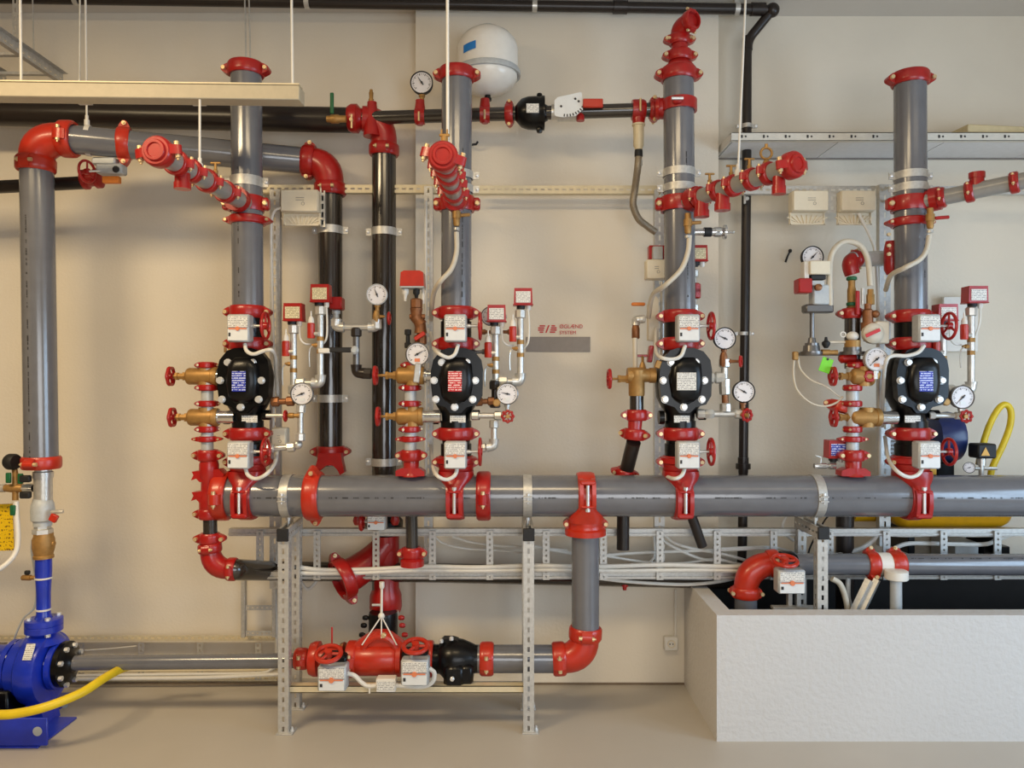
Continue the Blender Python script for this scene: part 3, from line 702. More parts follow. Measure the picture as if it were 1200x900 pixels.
coupling(hp(567), 'x', (0, -1, 0), RH, 'on the header just right of the red-plate valve tee', RED, w=S(8.2), L=.026, t=.022)
def header_band(x, where):
    c = hp(x); T = Thing('pipe_clamp', 'galvanised clamp strap ' + where, 'clamp', c); w = S(5)
    T.part('band', MB().ring(c, 'x', [(-w, RH), (-w, RH + .005), (w, RH + .005), (w, RH)], 36), GALV)
    b = MB().box(c + V((0, -RH - .012, -.012)), (w * 1.9, .024, .008), .002).box(c + V((0, -RH - .012, .012)), (w * 1.9, .024, .008), .002)
    T.part('lock_ears', b, GALV, kind='stuff')
    T.part('screw', MB().lathe(c + V((0, -RH - .014, .03)), '-z', [(0, .008), (.012, .008), (.012, .004), (.055, .004)], 8), STEEL)
    T.part('foot_stud', MB().lathe(c - V((0, .0, RH)), '-z', [(0, .016), (.02, .016), (.02, .008), (.075, .008)], 10), ZINC)
header_band(338, 'on header above the left frame')
header_band(618, 'on header above the middle frame')
header_band(955, 'on header above the right frame')

def header_tee(x, label, down=False):
    c = hp(x); T = Thing('header_tee', label, 'tee', c); sg = -1 if down else 1; w = S(10)
    T.part('strap', MB().ring(c, 'x', [(-w, RH), (-w, RH + .012), (-w * .6, RH + .018), (w * .6, RH + .018), (w, RH + .012), (w, RH)], 36), ORG if down else RED)
    s_ = MB(); q = c + V((0, -RH - .016, 0))
    for dx in (-1, 1):
        pl = [(-.01, S(9)), (-.022, S(10)), (-.034, S(5)), (-.034, -S(9)), (-.022, -S(20)), (.03, -S(23)), (.03, S(11))]
        s_.prism([(a, b * sg) for a, b in pl], c + V((dx * S(7), -RH - .002, 0)), 'y', 'z', S(2.2))
    s_.box(c + V((0, -RH - .012, sg * S(8.5))), (S(16), .045, S(3.5)), .006); s_.box(c + V((0, -RH - .010, -sg * S(19))), (S(18), .045, S(6)), .008)
    T.part('lug_cheeks', s_, ORG if down else RED, kind='stuff')
    T.part('bolt', MB().lathe(c + V((0, -RH - .024, sg * S(14))), (0, 0, -sg), [(0, .012), (.014, .012), (.014, .0085), (S(30), .0085), (S(30), .003)], 8), STEEL)
    hb = MB().lathe(c + V((0, 0, sg * RH * .55)), (0, 0, sg), [(0, S(17)), (RH * .5, S(18)), (S(17), S(20)), (S(24), S(21)), (S(26), S(24)), (S(32), S(24)), (S(33), S(19))], 28)
    secs = ((30, 20.5, -.095), (25, 21, -.100), (20, 18.5, -.112), (15, 14, -.124), (10, 11, -.134), (5, 9.6, -.138), (1, 9.4, -.134)); vs = []; N = 24
    for hgt, hw, fr in secs:
        yc_, ry = (fr + .08) / 2, (.08 - fr) / 2
        for k in range(N):
            a = 2 * math.pi * k / N; ca, sa = math.cos(a), math.sin(a); ex = .75
            vs.append(c + V((S(hw) * math.copysign(abs(ca) ** ex, ca), yc_ + ry * math.copysign(abs(sa) ** ex, sa), sg * S(hgt))))
    m_ = len(secs); fs = []
    for i in range(m_ - 1):
        for k in range(N):
            k2 = (k + 1) % N; q4 = (i * N + k, i * N + k2, (i + 1) * N + k2, (i + 1) * N + k); fs.append(tuple(reversed(q4)) if sg > 0 else q4)
    hb.add(vs, fs)
    T.part('outlet_saddle', hb, ORG if down else RED)
    return T
ST = {'A': (290.5, 'the left blue-plate valve', 288.5), 'B': (534.5, 'the red-plate valve', 535.5), 'C': (797, 'the white-plate valve', 795), 'D': (1067.5, 'the right blue-plate valve', 1066.5)}
RR = S(17.8, 0)
def butterfly(x, y, st, which, gx):
    c = P(x, y, 0); T = Thing('butterfly_valve', f'black butterfly valve with grey gear box {which} {st}', 'valve', c)
    T.part('body', MB().lathe(c - V((0, 0, S(19))), 'z', [(0, S(17)), (S(9), S(16)), (S(9), S(18)), (S(29), S(18)), (S(29), S(16)), (S(38), S(17))], 24), BLACK)
    g = V((c.x + .008, -.135, c.z)); dd = -.135
    wv, hv = S(26, dd), S(32, dd)
    b = gearbox(T, g, wv, hv, .075)
    T.part('shaft_housing', MB().cyl(c + V((0, -.05, 0)), g, .03, 14), BLACK)
    p0 = g + V((wv / 2, .012, S(3))); p1 = p0 + V((S(13), 0, 0))
    T.part('stem', MB().lathe(p0, 'x', [(0, .011), (S(4), .011), (S(4), .007), (S(16), .007)], 10), ZINC)
    wheel(T, p0 + V((S(15), 0, 0)), 'x', S(16.5), RED, .008, 3)
    return g, wv, hv
def alarm_valve(x, st, plate, pm, color):
    c = P(x, 452, 0); T = Thing('alarm_valve', f'black cast alarm check valve with {plate} bearing white bolts', 'valve', c)
    n = S(1)
    T.part('body', MB().lathe(c - V((0, 0, n * 49)), 'z', [(0, n * 18), (n * 8, n * 18), (n * 8, n * 16.5), (n * 16, n * 17), (n * 24, n * 22), (n * 36, n * 28), (n * 60, n * 30), (n * 74, n * 27), (n * 84, n * 21), (n * 92, n * 17), (n * 97, n * 17.5)], 28), BLACK)
    yc = -.085
    def H(px, py): return ((px - 292) * n * .98, (448 - py) * n * .98)
    pl = [(274, 411), (283, 408), (302, 408), (313, 412), (321, 422), (323, 434), (322.5, 452), (322, 464), (316, 474), (304, 477), (297, 484), (285, 484), (279, 477), (270, 474), (264, 466), (262.5, 452), (262, 436), (265, 422)]
    cc = P(x + (2 if x < 700 else 1), 448, 0) + V((0, yc, 0))
    fl = T.part('cover', MB().prism([H(*p) for p in pl], cc, 'x', 'z', .022, -.03), BLACK)
    dm = MB(); rp = [(276, 426), (284, 419), (302, 419), (310, 427), (312, 448), (309, 464), (301, 471), (284, 471), (276, 465), (273, 448)]
    prev = None; vs = []; m = len(rp)
    for t, sc in ((.0, 1.0), (.014, .98), (.026, .90), (.036, .76), (.042, .55)):
        for p in rp:
            a, b = H(*p); oa, ob = H(292, 446); vs.append(cc + V((oa + (a - oa) * sc, -.022 - t, ob + (b - ob) * sc)))
    fs = []
    for i in range(4):
        for k in range(m): fs.append((i * m + k, i * m + (k + 1) % m, (i + 1) * m + (k + 1) % m, (i + 1) * m + k))
    fs.append(tuple(range(4 * m, 5 * m)))
    fs = [tuple(reversed(f)) for f in fs]
    T.part('cover_dome', MB().add(vs, fs), BLACK, fl, ang=60)
    for px, py in ((275, 425), (304, 425), (266, 446), (314, 446), (268, 468), (311, 468), (290, 477)):
        a, b = H(px, py); q = cc + V((a, -.022, b))
        T.part('bolt', MB().lathe(q, '-y', [(0, n * 4.4), (.003, n * 4.4), (.003, n * 3.9), (.016, n * 3.8), (.019, n * 3)], 10), STEEL, fl)
    a, b = H(291, 447); wv, hv = (15.5, 23) if x != 797 else (22, 20)
    pn = T.part('nameplate', MB().box(cc + V((a, -.065, b)), (n * wv, .008, n * hv), .001), pm, label=color)
    if x != 797:
        T.part('nameplate_rim', MB().ring(cc + V((a, -.062, b)), '-y', [(0, n * 13), (0, n * 14)], 4), BLACK, pn) if False else None
    q = P(x + 2, 491, -.078); T.part('sticker', MB().box(q, (n * 18, .004, n * 8), .0005), LBLW)
    # port bosses
    T.part('port_boss', MB().lathe(c + V((n * 20, -.03, -n * 34)), 'x', [(0, n * 6), (n * 8, n * 6), (n * 8, n * 4)], 14), BLACK)
    T.part('port_boss', MB().lathe(c + V((-n * 20, -.02, -n * 37)), '-x', [(0, n * 8), (n * 6, n * 8)], 16), BLACK)
    return T
def cable(pts, label, r=.0062, m=None, n=8, name='cable', cat='cable', group=None):
    return solo(name, label, cat, MB().tube(spline(pts, 8), r, n), m or CABLE, pts[0], group)
for key, (x, st, xt) in ST.items():
    header_tee(x, f'red saddle tee on header under {st}')
    coupling(P(x, 541, 0), 'z', 'x', RR, f'below the lower butterfly valve of {st}', RED)
    butterfly(x, 530, st, 'below', 0)
    coupling(P(x, 508, 0), 'z', 'x', RR, f'directly under the body of {st}', RED)
    alarm_valve(x, st, {'A': 'blue nameplate, left-hand station', 'B': 'red nameplate', 'C': 'white nameplate', 'D': 'blue nameplate, right-hand station'}[key], {'A': LBLB, 'B': LBLR, 'C': LBLW, 'D': LBLB}[key], {'A': 'blue printed nameplate', 'B': 'red printed nameplate', 'C': 'white printed nameplate', 'D': 'blue printed nameplate'}[key])
    coupling(P(x, 403, 0), 'z', 'x', RR, f'directly above the body of {st}', RED)
    butterfly(x, 387, st, 'above', 0)
    yk = {'A': 366, 'B': 367, 'C': 371, 'D': 371}[key]
    coupling(P(x, yk, 0), 'z', 'x', RR, f'at foot of the riser over {st}', RED)
    ytop = {'A': 82, 'B': 88, 'C': 88, 'D': 93}[key]
    a, b = P(x, yk, 0), P(xt, ytop - 2, 0)
    pipe_t('riser_pipe', f'grey vertical riser pipe rising above {st}', [a, b], RR, GREY, 28, (P(x, 350, 0), P(xt, ytop + 90, 0), (-.25, -.97, 0) if key in 'A' else (.3, -.95, 0) if key in 'C' else (.45, -.9, 0), 40 + ord(key), .7))
    coupling(P(xt, ytop, 0), 'z', 'x', RR, f'at the very top of the riser over {st}', RED)
    if key in 'ABCD':
        ys = {'A': (214,), 'B': (206, 222), 'C': (203, 221), 'D': (206.5, 221)}[key]
        for i, y in enumerate(ys):
            band(P(xt + .5, y, 0), 'z', RR, ('upper one ' if i == 0 and len(ys) > 1 else 'lower one ' if len(ys) > 1 else '') + f'on the riser over {st}', .026 if key == 'A' else .020, back=.3)
# upper couplings on risers with the forward test branches
coupling(P(290.5, 258.5, 0), 'z', 'x', RR, 'below test branch on the riser over the left blue-plate valve', RED, w=.022)
coupling(P(1066, 261, 0), 'z', 'x', RR, 'below test branch on the riser over the right blue-plate valve', RED, w=.022)
BRANCHM = mat('pale_grey_branch_paint', (150, 148, 142), .3, .1, .06)
def branch(key, p0, p1, r, stops, label):
    """test branch running forward from the riser, couplings along it, cap on its end"""
    st = ST[key][1]; p0, p1 = V(p0), V(p1); a = (p1 - p0).normalized(); L = (p1 - p0).length
    side = a.cross(Z).normalized()
    pipe('branch_pipe', f'short grey branch pipe reaching forward from the riser over {st}', [p0, p1], r, BRANCHM, 20)
    c = P(ST[key][2] if key != 'D' else 1066, 239.5, 0); T = Thing('riser_tee', f'red strap tee holding the branch on the riser over {st}', 'tee', c)
    w = S(8.5)
    T.part('strap', MB().ring(c, 'z', [(-w, RR), (-w, RR + .012), (-w * .5, RR + .016), (w * .5, RR + .016), (w, RR + .012), (w, RR)], 28), RED)
    for sg in (-1, 1):
        q = c + V((sg * (RR + .022), 0, 0)); ho = T.part('lug', MB().box(q, (.042, .05, w * 1.7), .010), RED)
        T.part('bolt', MB().lathe(q + V((sg * .006, -.025, 0)), '-y', [(0, .014), (.012, .014), (.016, .010)], 10), BOLT, ho)
    T.part('outlet_boss', MB().lathe(c + a * RR * .7, a, [(0, r * 1.3), (RR * .5, r * 1.3), (RR * .5, r * 1.5), (RR * .5 + .05, r * 1.5), (RR * .5 + .05, r)], 20), RED)
    names = ('nearest the riser', 'second from the riser', 'third from the riser', 'fourth from the riser', 'fifth from the riser')
    for i, t in enumerate(stops):
        coupling(p0 + a * (L * t), a, side + Z * .1, r, f'{names[i]} on branch over {st}', RED, w=.020, L=.024, t=.013)
    T = Thing('end_cap', f'red end cap coupling facing the room on branch over {st}', 'cap', p1)
    coupling(p1, a, side + Z * (.25 if key == 'B' else -.1), r * 1.06, '', RED, w=.03, L=.034, t=.018, thing=T)
    T.part('cap_disc', MB().lathe(p1 + a * .012, a, [(0, r * 1.05), (.022, r * 1.05), (.028, r * .95), (.028, r * .72), (.022, r * .66)], 24), RED)
    return a, side
aA = branch('A', P(290, 240, -.03), P(186, 178.5, -.95), S(10.5, 0) * .9, (.30, .52, .70, .84), '')
aB = branch('B', P(535, 238, -.03), P(519.5, 184, -.88), S(10.5, 0) * .9, (.28, .50, .68, .84), '')
aC = branch('C', P(797, 239, -.03), P(928, 194, -.68), S(10, 0) * .9, (.20, .38, .52, .68, .82), '')
aD = branch('D', P(1068, 239, -.02), V((2.62, -.42, P(1200, 212, -.40).z + .03)), S(9.5, 0) * .95, (.22, .42, .72), '')
def cock(c, label, up=1, h=.075, m=BRASS):
    T = Thing('drain_cock', label, 'valve', c); a = (0, 0, up)
    T.part('body', MB().lathe(c, a, [(0, .014), (h * .2, .014), (h * .2, .010), (h * .55, .012), (h * .6, .007), (h, .007)], 10), m)
    T.part('tee_grip', MB().box(V(c) + V((0, 0, up * h)), (.05, .010, .010), .003), m); return T
def stub(c, label, up=-1, r=.026, h=.06):
    solo('outlet_socket', label, 'socket', MB().lathe(c, (0, 0, up), [(0, r), (h * .6, r), (h * .6, r * 1.12), (h, r * 1.12), (h, r * .8)], 16), RED, c)
def along(p, q, t): return V(p).lerp(V(q), t)
bA = (P(290, 240, -.03), P(186, 178.5, -.95)); bC = (P(797, 239, -.03), P(928, 194, -.68)); bB = (P(535, 238, -.03), P(519.5, 184, -.88))
stub(along(*bA, .78) - Z * .03, 'small red outlet under the left blue-plate branch', -1, .032, .07)
cock(along(*bA, .42) + Z * .03, 'small brass bleed cock on the left blue-plate branch', 1, .08)
T = Thing('pipe_hanger', 'white rod hanger carrying the left blue-plate branch', 'hanger', along(*bA, .6)); q = along(*bA, .6)
s_ = MB().cyl(q + Z * .04, V((q.x, q.y, P(0, 112, -.55).z + .02)), .0055, 8).lathe(q + Z * .035, 'z', [(0, .016), (.02, .016), (.03, .009), (.05, .009)], 8); T.part('rod', s_, WHITEP)
q = along(*bB, .93) + Z * .035; T = Thing('drain_cock', 'brass bleed valve standing on the red-plate branch end', 'valve', q)
T.part('body', MB().lathe(q, 'z', [(0, .017), (.02, .017), (.02, .011), (.05, .013), (.07, .013)], 12), BRASS); T.part('yoke', MB().box(q + Z * .075, (.045, .012, .012), .003).cyl(q + V((.012, 0, .05)), q + V((.012, 0, .1)), .004, 6).cyl(q + V((-.012, 0, .05)), q + V((-.012, 0, .1)), .004, 6), BRASS, kind='stuff')
q = along(*bB, .9); solo('hanger_rod', 'white rod in front of the red-plate riser holding its branch', 'rod', MB().cyl(q + Z * .05 + X * .012, (P(524, 0, -.8).x, q.y, ZC), .007, 10), WHITEP, q)
for t, nm in ((.30, 'first'), (.50, 'second'), (.66, 'third')): cock(along(*bC, t) + Z * .03, f'{nm} brass cock from the riser on the white-plate branch', 1, .07)
q = along(*bC, .80) + Z * .035; T = Thing('drain_cock', 'tall brass yoke cock near the end of white-plate branch', 'valve', q)
T.part('base', MB().lathe(q, 'z', [(0, .02), (.012, .02), (.03, .012)], 12), BRASS); T.part('yoke', MB().torus(q + Z * .062, 'y', .026, .006, 16, 6), BRASS); T.part('tip', MB().lathe(q + Z * .085, 'z', [(0, .008), (.02, .008)], 8), BRASS)
stub(along(*bC, .22) - Z * .02, 'red outlet under white-plate branch nearest its riser', -1, .035, .085)
stub(along(*bC, .42) - Z * .02, 'red outlet under white-plate branch second from its riser', -1, .035, .085)
stub(along(*bC, .90) - Z * .02, 'red outlet just behind the end of white-plate branch', -1, .028, .09)
q = along(*bC, .56); T = Thing('pipe_hanger', 'white rod hanger carrying the white-plate branch', 'hanger', q)
T.part('rod', MB().cyl(q + Z * .03, (P(873, 0, -.3).x - .008, q.y, ZC), .0055, 8).lathe(q + Z * .035, 'z', [(0, .016), (.03, .016), (.04, .009), (.06, .009)], 8), WHITEP)
stub(along(P(1068, 239, -.02), V((2.62, -.42, P(1200, 212, -.40).z + .03)), .47) + Z * .02, 'red upward outlet on the right blue-plate branch', 1, .034, .07)
# fittings over the white-plate riser: reducer and small elbow
c = P(795, 76, 0); T = Thing('pipe_reducer', 'red reducer on top of the white-plate riser', 'reducer', c)
T.part('body', MB().lathe(P(796, 86, 0), 'z', [(0, RR * .95), (S(8), RR * .95), (S(14), S(11)), (S(22), S(10.5))], 24), RED)
coupling(P(796.5, 66, 0), 'z', 'x', S(11, 0), 'around the reducer above the white-plate riser', RED, w=.028, L=.028)
pipe('nipple', 'short red pipe nipple above the white-plate reducer', [P(796.5, 68, 0), P(796.5, 44, 0)], S(9.5), RED)
coupling(P(796, 47, 0), 'z', 'x', S(9.5, 0), 'below the small top elbow of the white-plate riser', RED, w=.026, L=.026)
elbow(P(796, 46, 0), P(795, 32, 0), P(810, 24, -.08), S(9.5), 'small red elbow leaning right on top of the white-plate riser', RED, (1, 0, 0), (0, 0, 1))
c = P(770, 127, 0); T = Thing('riser_tee', 'red strap tee joining upper branch to the white-plate riser', 'tee', P(796, 125.5, 0)); w = S(6.5)
T.part('strap', MB().ring(P(796, 124.5, 0), 'z', [(-w, RR), (-w, RR + .012), (w, RR + .012), (w, RR)], 28), RED)
T.part('outlet_boss', MB().lathe(P(782, 127, .03), (-1, .15, .02), [(0, S(13)), (S(8), S(12)), (S(10), S(13)), (S(14), S(11))], 20), RED)
ho = T.part('lug', MB().box(P(789, 124.5, 0) + V((0, -RR - .015, 0)), (.05, .03, .04), .008), RED)
T.part('bolt', MB().cyl(P(784, 124.5, 0) + V((-.01, -RR - .034, 0)), P(795, 124.5, 0) + V((0, -RR - .034, 0)), .008, 8), STEEL, ho)
# black stud hardware beside left riser strap
# ---------------------------------------------------------------- trim around the valve stations
def run(label, pts, d, rpx, m=None, rad=.0, fit=None, name='trim_pipe', ends=True, cat='pipe', dd=None):
    """small threaded pipe run through picture points at depth d, with elbow fittings at its corners and sockets at its ends"""
    m = m or ZINC; q = [P(x, y, d if not dd else dd[i]) for i, (x, y) in enumerate(pts)]; r = S(rpx, d)
    T = Thing(name, label, cat, q[0]); T.part('tube', MB().tube(fillet(q, r * 1.5, 5) if len(q) > 2 else q, r, 12), m)
    for i in range(1, len(q) - 1):
        a = (q[i - 1] - q[i]).normalized(); b = (q[i + 1] - q[i]).normalized()
        if abs(a.dot(b)) < .9:
            pt = fillet([q[i] + a * r * 2.4, q[i], q[i] + b * r * 2.4], r * 2.2, 6)
            T.part('elbow_fitting', MB().tube(pt, [r * 1.7] + [r * 1.5] * (len(pt) - 2) + [r * 1.7], 12), fit or m)
    if ends:
        for p, o in ((q[0], q[1]), (q[-1], q[-2])):
            a = (o - p).normalized(); T.part('socket', MB().lathe(p, a, [(0, r * 1.25), (r * .3, r * 1.6), (r * 2.4, r * 1.6), (r * 2.7, r * 1.2)], 8), fit or m)
    return T
def small_wheel_valve(hx, y, x0, x1, d, label, body=None, rw=12, rbody=10, top=True):
    """brass globe valve lying on its side, red handwheel on the left"""
    T = Thing('globe_valve', label, 'valve', P(x0, y, d)); c = P(x0, y, d); n = S(1, d); L = n * (x1 - x0); r = n * rbody
    T.part('body', MB().lathe(c, 'x', [(0, r * .55), (n * 2, r * .9), (n * 4, r), (L * .82, r), (L * .84, r * 1.08), (L * .97, r * 1.08), (L, r)], 22).lathe(P((x0 + x1) / 2 + 3, y, d) - Z * n * 11.5, 'z', [(0, r * .8), (n * 23, r * .8)], 18), body or BRASS)
    h = P(hx, y, d); g = c - h
    T.part('bonnet', MB().lathe(c, '-x', [(0, n * 5.5), (n * 3, n * 5.5), (n * 3, n * 4), (n * 9, n * 4), (n * 9, n * 5), (n * 12, n * 5), (n * 12, n * 3)], 6), BRASS)
    T.part('stem', MB().cyl(c, h, n * 1.6, 8), BRASS)
    wheel(T, h, 'x', n * rw, RED, n * 2.1, 4, .06, 6)
    return T
def canister(x, y0, y1, d, label, wpx=9):
    """small red flow indicator pot with clear cap beside a switch pipe"""
    c = P(x, y1, d); n = S(1, d); h = n * (y1 - y0); r = n * wpx / 2; T = Thing('sensor_pot', label, 'sensor', c)
    T.part('pot', MB().lathe(c, 'z', [(0, r * .9), (h * .06, r), (h * .94, r), (h, r * .8)], 14), ORG)
    T.part('cap', MB().lathe(c + Z * h, 'z', [(0, r * .8), (n * 4, r * .74), (n * 7, r * .5), (n * 8, r * .22), (n * 14, r * .2)], 12), WHITEP)
    T.part('side_nut', MB().lathe(c + V((r * .8, 0, h * .3)), 'x', [(0, r * .55), (n * 5, r * .5)], 8), ZINC); return T
def pswitch(x, y, wp, hp_, d, label, y_end, x_end=None, dep=.075, lab=None):
    c = P(x, y, d); n = S(1, d); W_, H_ = n * wp, n * hp_; T = Thing('pressure_switch', label, 'pressure switch', c)
    pl = [(-W_ * .5, -H_ * .5), (W_ * .5, -H_ * .5), (W_ * .47, H_ * .5), (-W_ * .47, H_ * .5)]
    b = T.part('cover', MB().prism(pl, c, 'x', 'z', dep / 2), RED)
    T.part('cover_rim', MB().box(c - Z * H_ * .46, (W_ * 1.08, dep * 1.06, H_ * .07), .003), RED, b)
    T.part('label_plate', MB().box(c + V((W_ * .0, -dep / 2 - .002, -H_ * .02)), (W_ * .78, .004, H_ * .66), .001), lab or LBL, b)
    T.part('black_neck', MB().lathe(c - Z * H_ * .5 - X * W_ * .12, '-z', [(0, n * 5.2), (n * 3.4, n * 5.2), (n * 3.4, n * 3.8), (n * 5, n * 3.8)], 10), RUBBER)
    T.part('cable_gland', MB().lathe(c - Z * H_ * .5 + X * W_ * .28, '-z', [(0, n * 3), (n * 4, n * 3), (n * 5.5, n * 2)], 8), WHITEP)
    return T
def lever_cock(x, y, d, label, hpx=20, lv=True):
    c = P(x, y + hpx / 2, d); n = S(1, d); T = Thing('test_cock', label, 'valve', c)
    T.part('body', MB().lathe(c, 'z', [(0, n * 4.4), (n * 5, n * 4.4), (n * 5, n * 3.6), (n * (hpx - 5), n * 3.6), (n * (hpx - 5), n * 4.4), (n * hpx, n * 4.4)], 8).lathe(c + Z * n * hpx * .5, '-x', [(0, n * 2.6), (n * 7, n * 2.6), (n * 7, n * 1.8), (n * 10, n * 1.8)], 8), BRASS)
    if lv: T.part('lever', MB().tube(spline([c + V((-n * 9, -.004, n * hpx * .45)), c + V((-n * 12, -.004, n * (hpx * .45 - 3))), c + V((-n * 13, -.004, n * (hpx * .45 - 12))), c + V((-n * 12.5, -.004, n * (hpx * .45 - 24)))], 4), n * .9, 6), ZINC)
    return T
Yt = -.04
for key, x in (('A', 243), ('B', 481), ('D', 999)):
    st = ST[key][1]; n = S(1, Yt)
    # drain stack with its small couplings
    T = Thing('drain_stack', f'narrow pale pipe between red couplings left of {st}', 'pipe', P(x, 556, Yt))
    T.part('tube', MB().cyl(P(x, 552, Yt), P(x, 430, Yt), S(7, Yt), 18), GBOX)
    for y, lug, nm, w_, L_ in ((454.5, (-.8, -.6, 0), 'just under the upper brass valve', 3.6, 3.4), (473, (-.8, -.6, 0), 'just over the lower brass valve', 3.6, 3.4), (503, (-.8, -.6, 0), 'just under the lower brass valve', 3.6, 3.4), (514.5, (1, 0, 0), 'thin one on the drain stack', 3.4, 7)):
        coupling(P(x, y, Yt), 'z', lug, S(7.6, Yt), f'{nm} left of {st}', RED, w=S(w_, Yt), L=S(L_, Yt), t=S(3.2, Yt))
    coupling(P(x + (1 if key != 'B' else 1), 533.5, Yt), 'z', 'x', S(9, Yt), f'big one on drain stack left of {st}', RED, w=S(6.5, Yt), L=S(6.5, Yt), t=S(3.4, Yt))
    if key != 'A':
        T = Thing('stack_base', f'red flared fitting behind header left of {st}', 'fitting', P(x + 1, 558, Yt))
        T.part('body', MB().lathe(P(x + 1, 558, Yt), 'z', [(0, S(12)), (S(4), S(9)), (S(22), S(9))], 20), RED)
        T.part('flange', MB().prism([(-S(17), S(0)), (S(16), S(0)), (S(16), S(5)), (S(10), S(9)), (-S(10), S(9)), (-S(17), S(6))], P(x + 1, 557, Yt), 'x', 'z', .04), RED)
small_wheel_valve(200, 441, 218, 256, Yt, 'upper brass globe valve with red wheel left of left blue-plate valve')
small_wheel_valve(202, 489, 220, 256, Yt, 'lower brass globe valve with red wheel left of left blue-plate valve')
small_wheel_valve(440, 440, 464, 497, Yt - .02, 'upper brass globe valve below the gauge left of red-plate valve')
small_wheel_valve(443, 488, 464, 496, Yt, 'lower brass globe valve with red wheel left of red-plate valve')
small_wheel_valve(976, 441, 996, 1022, Yt - .02, 'upper brass globe valve below gauge left of right blue-plate valve')
small_wheel_valve(977, 489, 995, 1031, Yt, 'lower brass globe valve with red wheel left of right blue-plate valve')
for x0, x1_, y, st in ((256, 275, 488.5, 'left blue-plate'), (496, 516, 488, 'red-plate'), (1031, 1050, 489.5, 'right blue-plate')):
    solo('chrome_nipple', f'bright chrome nipple between lower brass valve and {st} valve', 'pipe', MB().lathe(P(x0, y, Yt), 'x', [(0, S(8.6)), (S(1), S(8.6)), (S(1), S(7.6)), (S(x1_ - x0), S(7.6))], 20), CHROME, P(x0, y, Yt))
for x0, x1_, y, st in ((255, 266, 441, 'left blue-plate'), (497, 506, 440, 'red-plate')):
    solo('chrome_nipple', f'short chrome nipple between upper brass valve and {st} valve', 'pipe', MB().lathe(P(x0, y, Yt), 'x', [(0, S(9)), (S(3), S(9)), (S(3), S(7)), (S(x1_ - x0), S(7))], 20), CHROME, P(x0, y, Yt))
# red yokes on top of the upper brass valves
for x, st in ((242, 'left blue-plate'), (482, 'red-plate'), (1003, 'right blue-plate')):
    coupling(P(x, 428, Yt), 'z', (-.8, -.6, 0), S(7, Yt), f'on top of upper brass valve left of {st} valve', RED, w=S(3.6), L=S(3.2), t=S(3))
# small brass cocks on the alarm valve shoulders
for x, y, st in ((272, 411, 'left blue-plate'), (771, 427, 'white-plate')):
    solo('bleed_plug', f'small brass plug at the shoulder of {st} valve', 'plug', MB().lathe(P(x + 5, y, -.05), '-x', [(0, S(3)), (S(6), S(3)), (S(6), S(2.2)), (S(9), S(2.2))], 8).lathe(P(x - 8, y + 2, -.05), 'z', [(0, S(1.6)), (S(6), S(1.6))], 6) if x < 300 else MB().box(P(x, y, -.1), (S(6), .03, S(9)), .003, Matrix.Rotation(.35, 3, 'Y')), BRASS, P(x, y, -.05))

# lower drain of the leftmost station: tee column, coupling, elbow, long dark drain
x = 243
T = Thing('tee_column', 'red double tee column beside the closed left end of header', 'tee', P(x + 2, 600, Yt))
T.part('barrel', MB().lathe(P(x + 2, 603, Yt), 'z', [(0, S(9)), (S(4), S(11)), (S(20), S(11)), (S(24), S(9)), (S(40), S(9)), (S(44), S(11)), (S(58), S(11)), (S(66), S(9)), (S(70), S(8))], 20), RED)
for y in (557, 581):
    T.part('side_lug', MB().prism([(-S(18), -S(5)), (-S(15), S(1)), (-S(17), S(5)), (S(2), S(7)), (S(14), S(8)), (S(20), S(2)), (S(16), -S(6)), (-S(8), -S(7)), (-S(12), -S(3))], P(x + 2, y, Yt), 'x', 'z', .035), RED)
coupling(P(x + 2, 602, Yt), 'z', 'x', S(9, Yt), 'under the red tee column left of header', RED, w=S(6), L=S(6), t=S(3.4))
pipe('nipple', 'short dark pipe between red couplings below the header left end', [P(246, 604, Yt), P(246.5, 630, Yt)], S(8, Yt), DARK)
coupling(P(246, 631, Yt), 'z', 'x', S(8.6, Yt), 'above the lower left red elbow', RED, w=S(6.5), L=S(7), t=S(3.4))
elbow(P(246, 642, Yt), P(247, 668, Yt), P(272, 667, Yt), S(11, Yt), 'red elbow at lower left turning into the long dark drain', RED, (0, 1, 0), (0, 1, 0))
pipe('drain_pipe', 'long dark drain pipe running right behind the cable ladder', fillet([P(268, 667, Yt), P(276, 667.5, Yt), P(318, 669, .33), P(500, 671, .34), P(866, 679, .36)], .06), S(11.6, .2), DARK, 20)
q = P(732, 684, .33); solo('drain_plug', 'small red plug fitting under long dark drain pipe', 'plug', MB().lathe(q, '-z', [(0, S(5)), (S(3), S(5)), (S(3), S(3)), (S(8), S(2.4))], 10), RED, q)

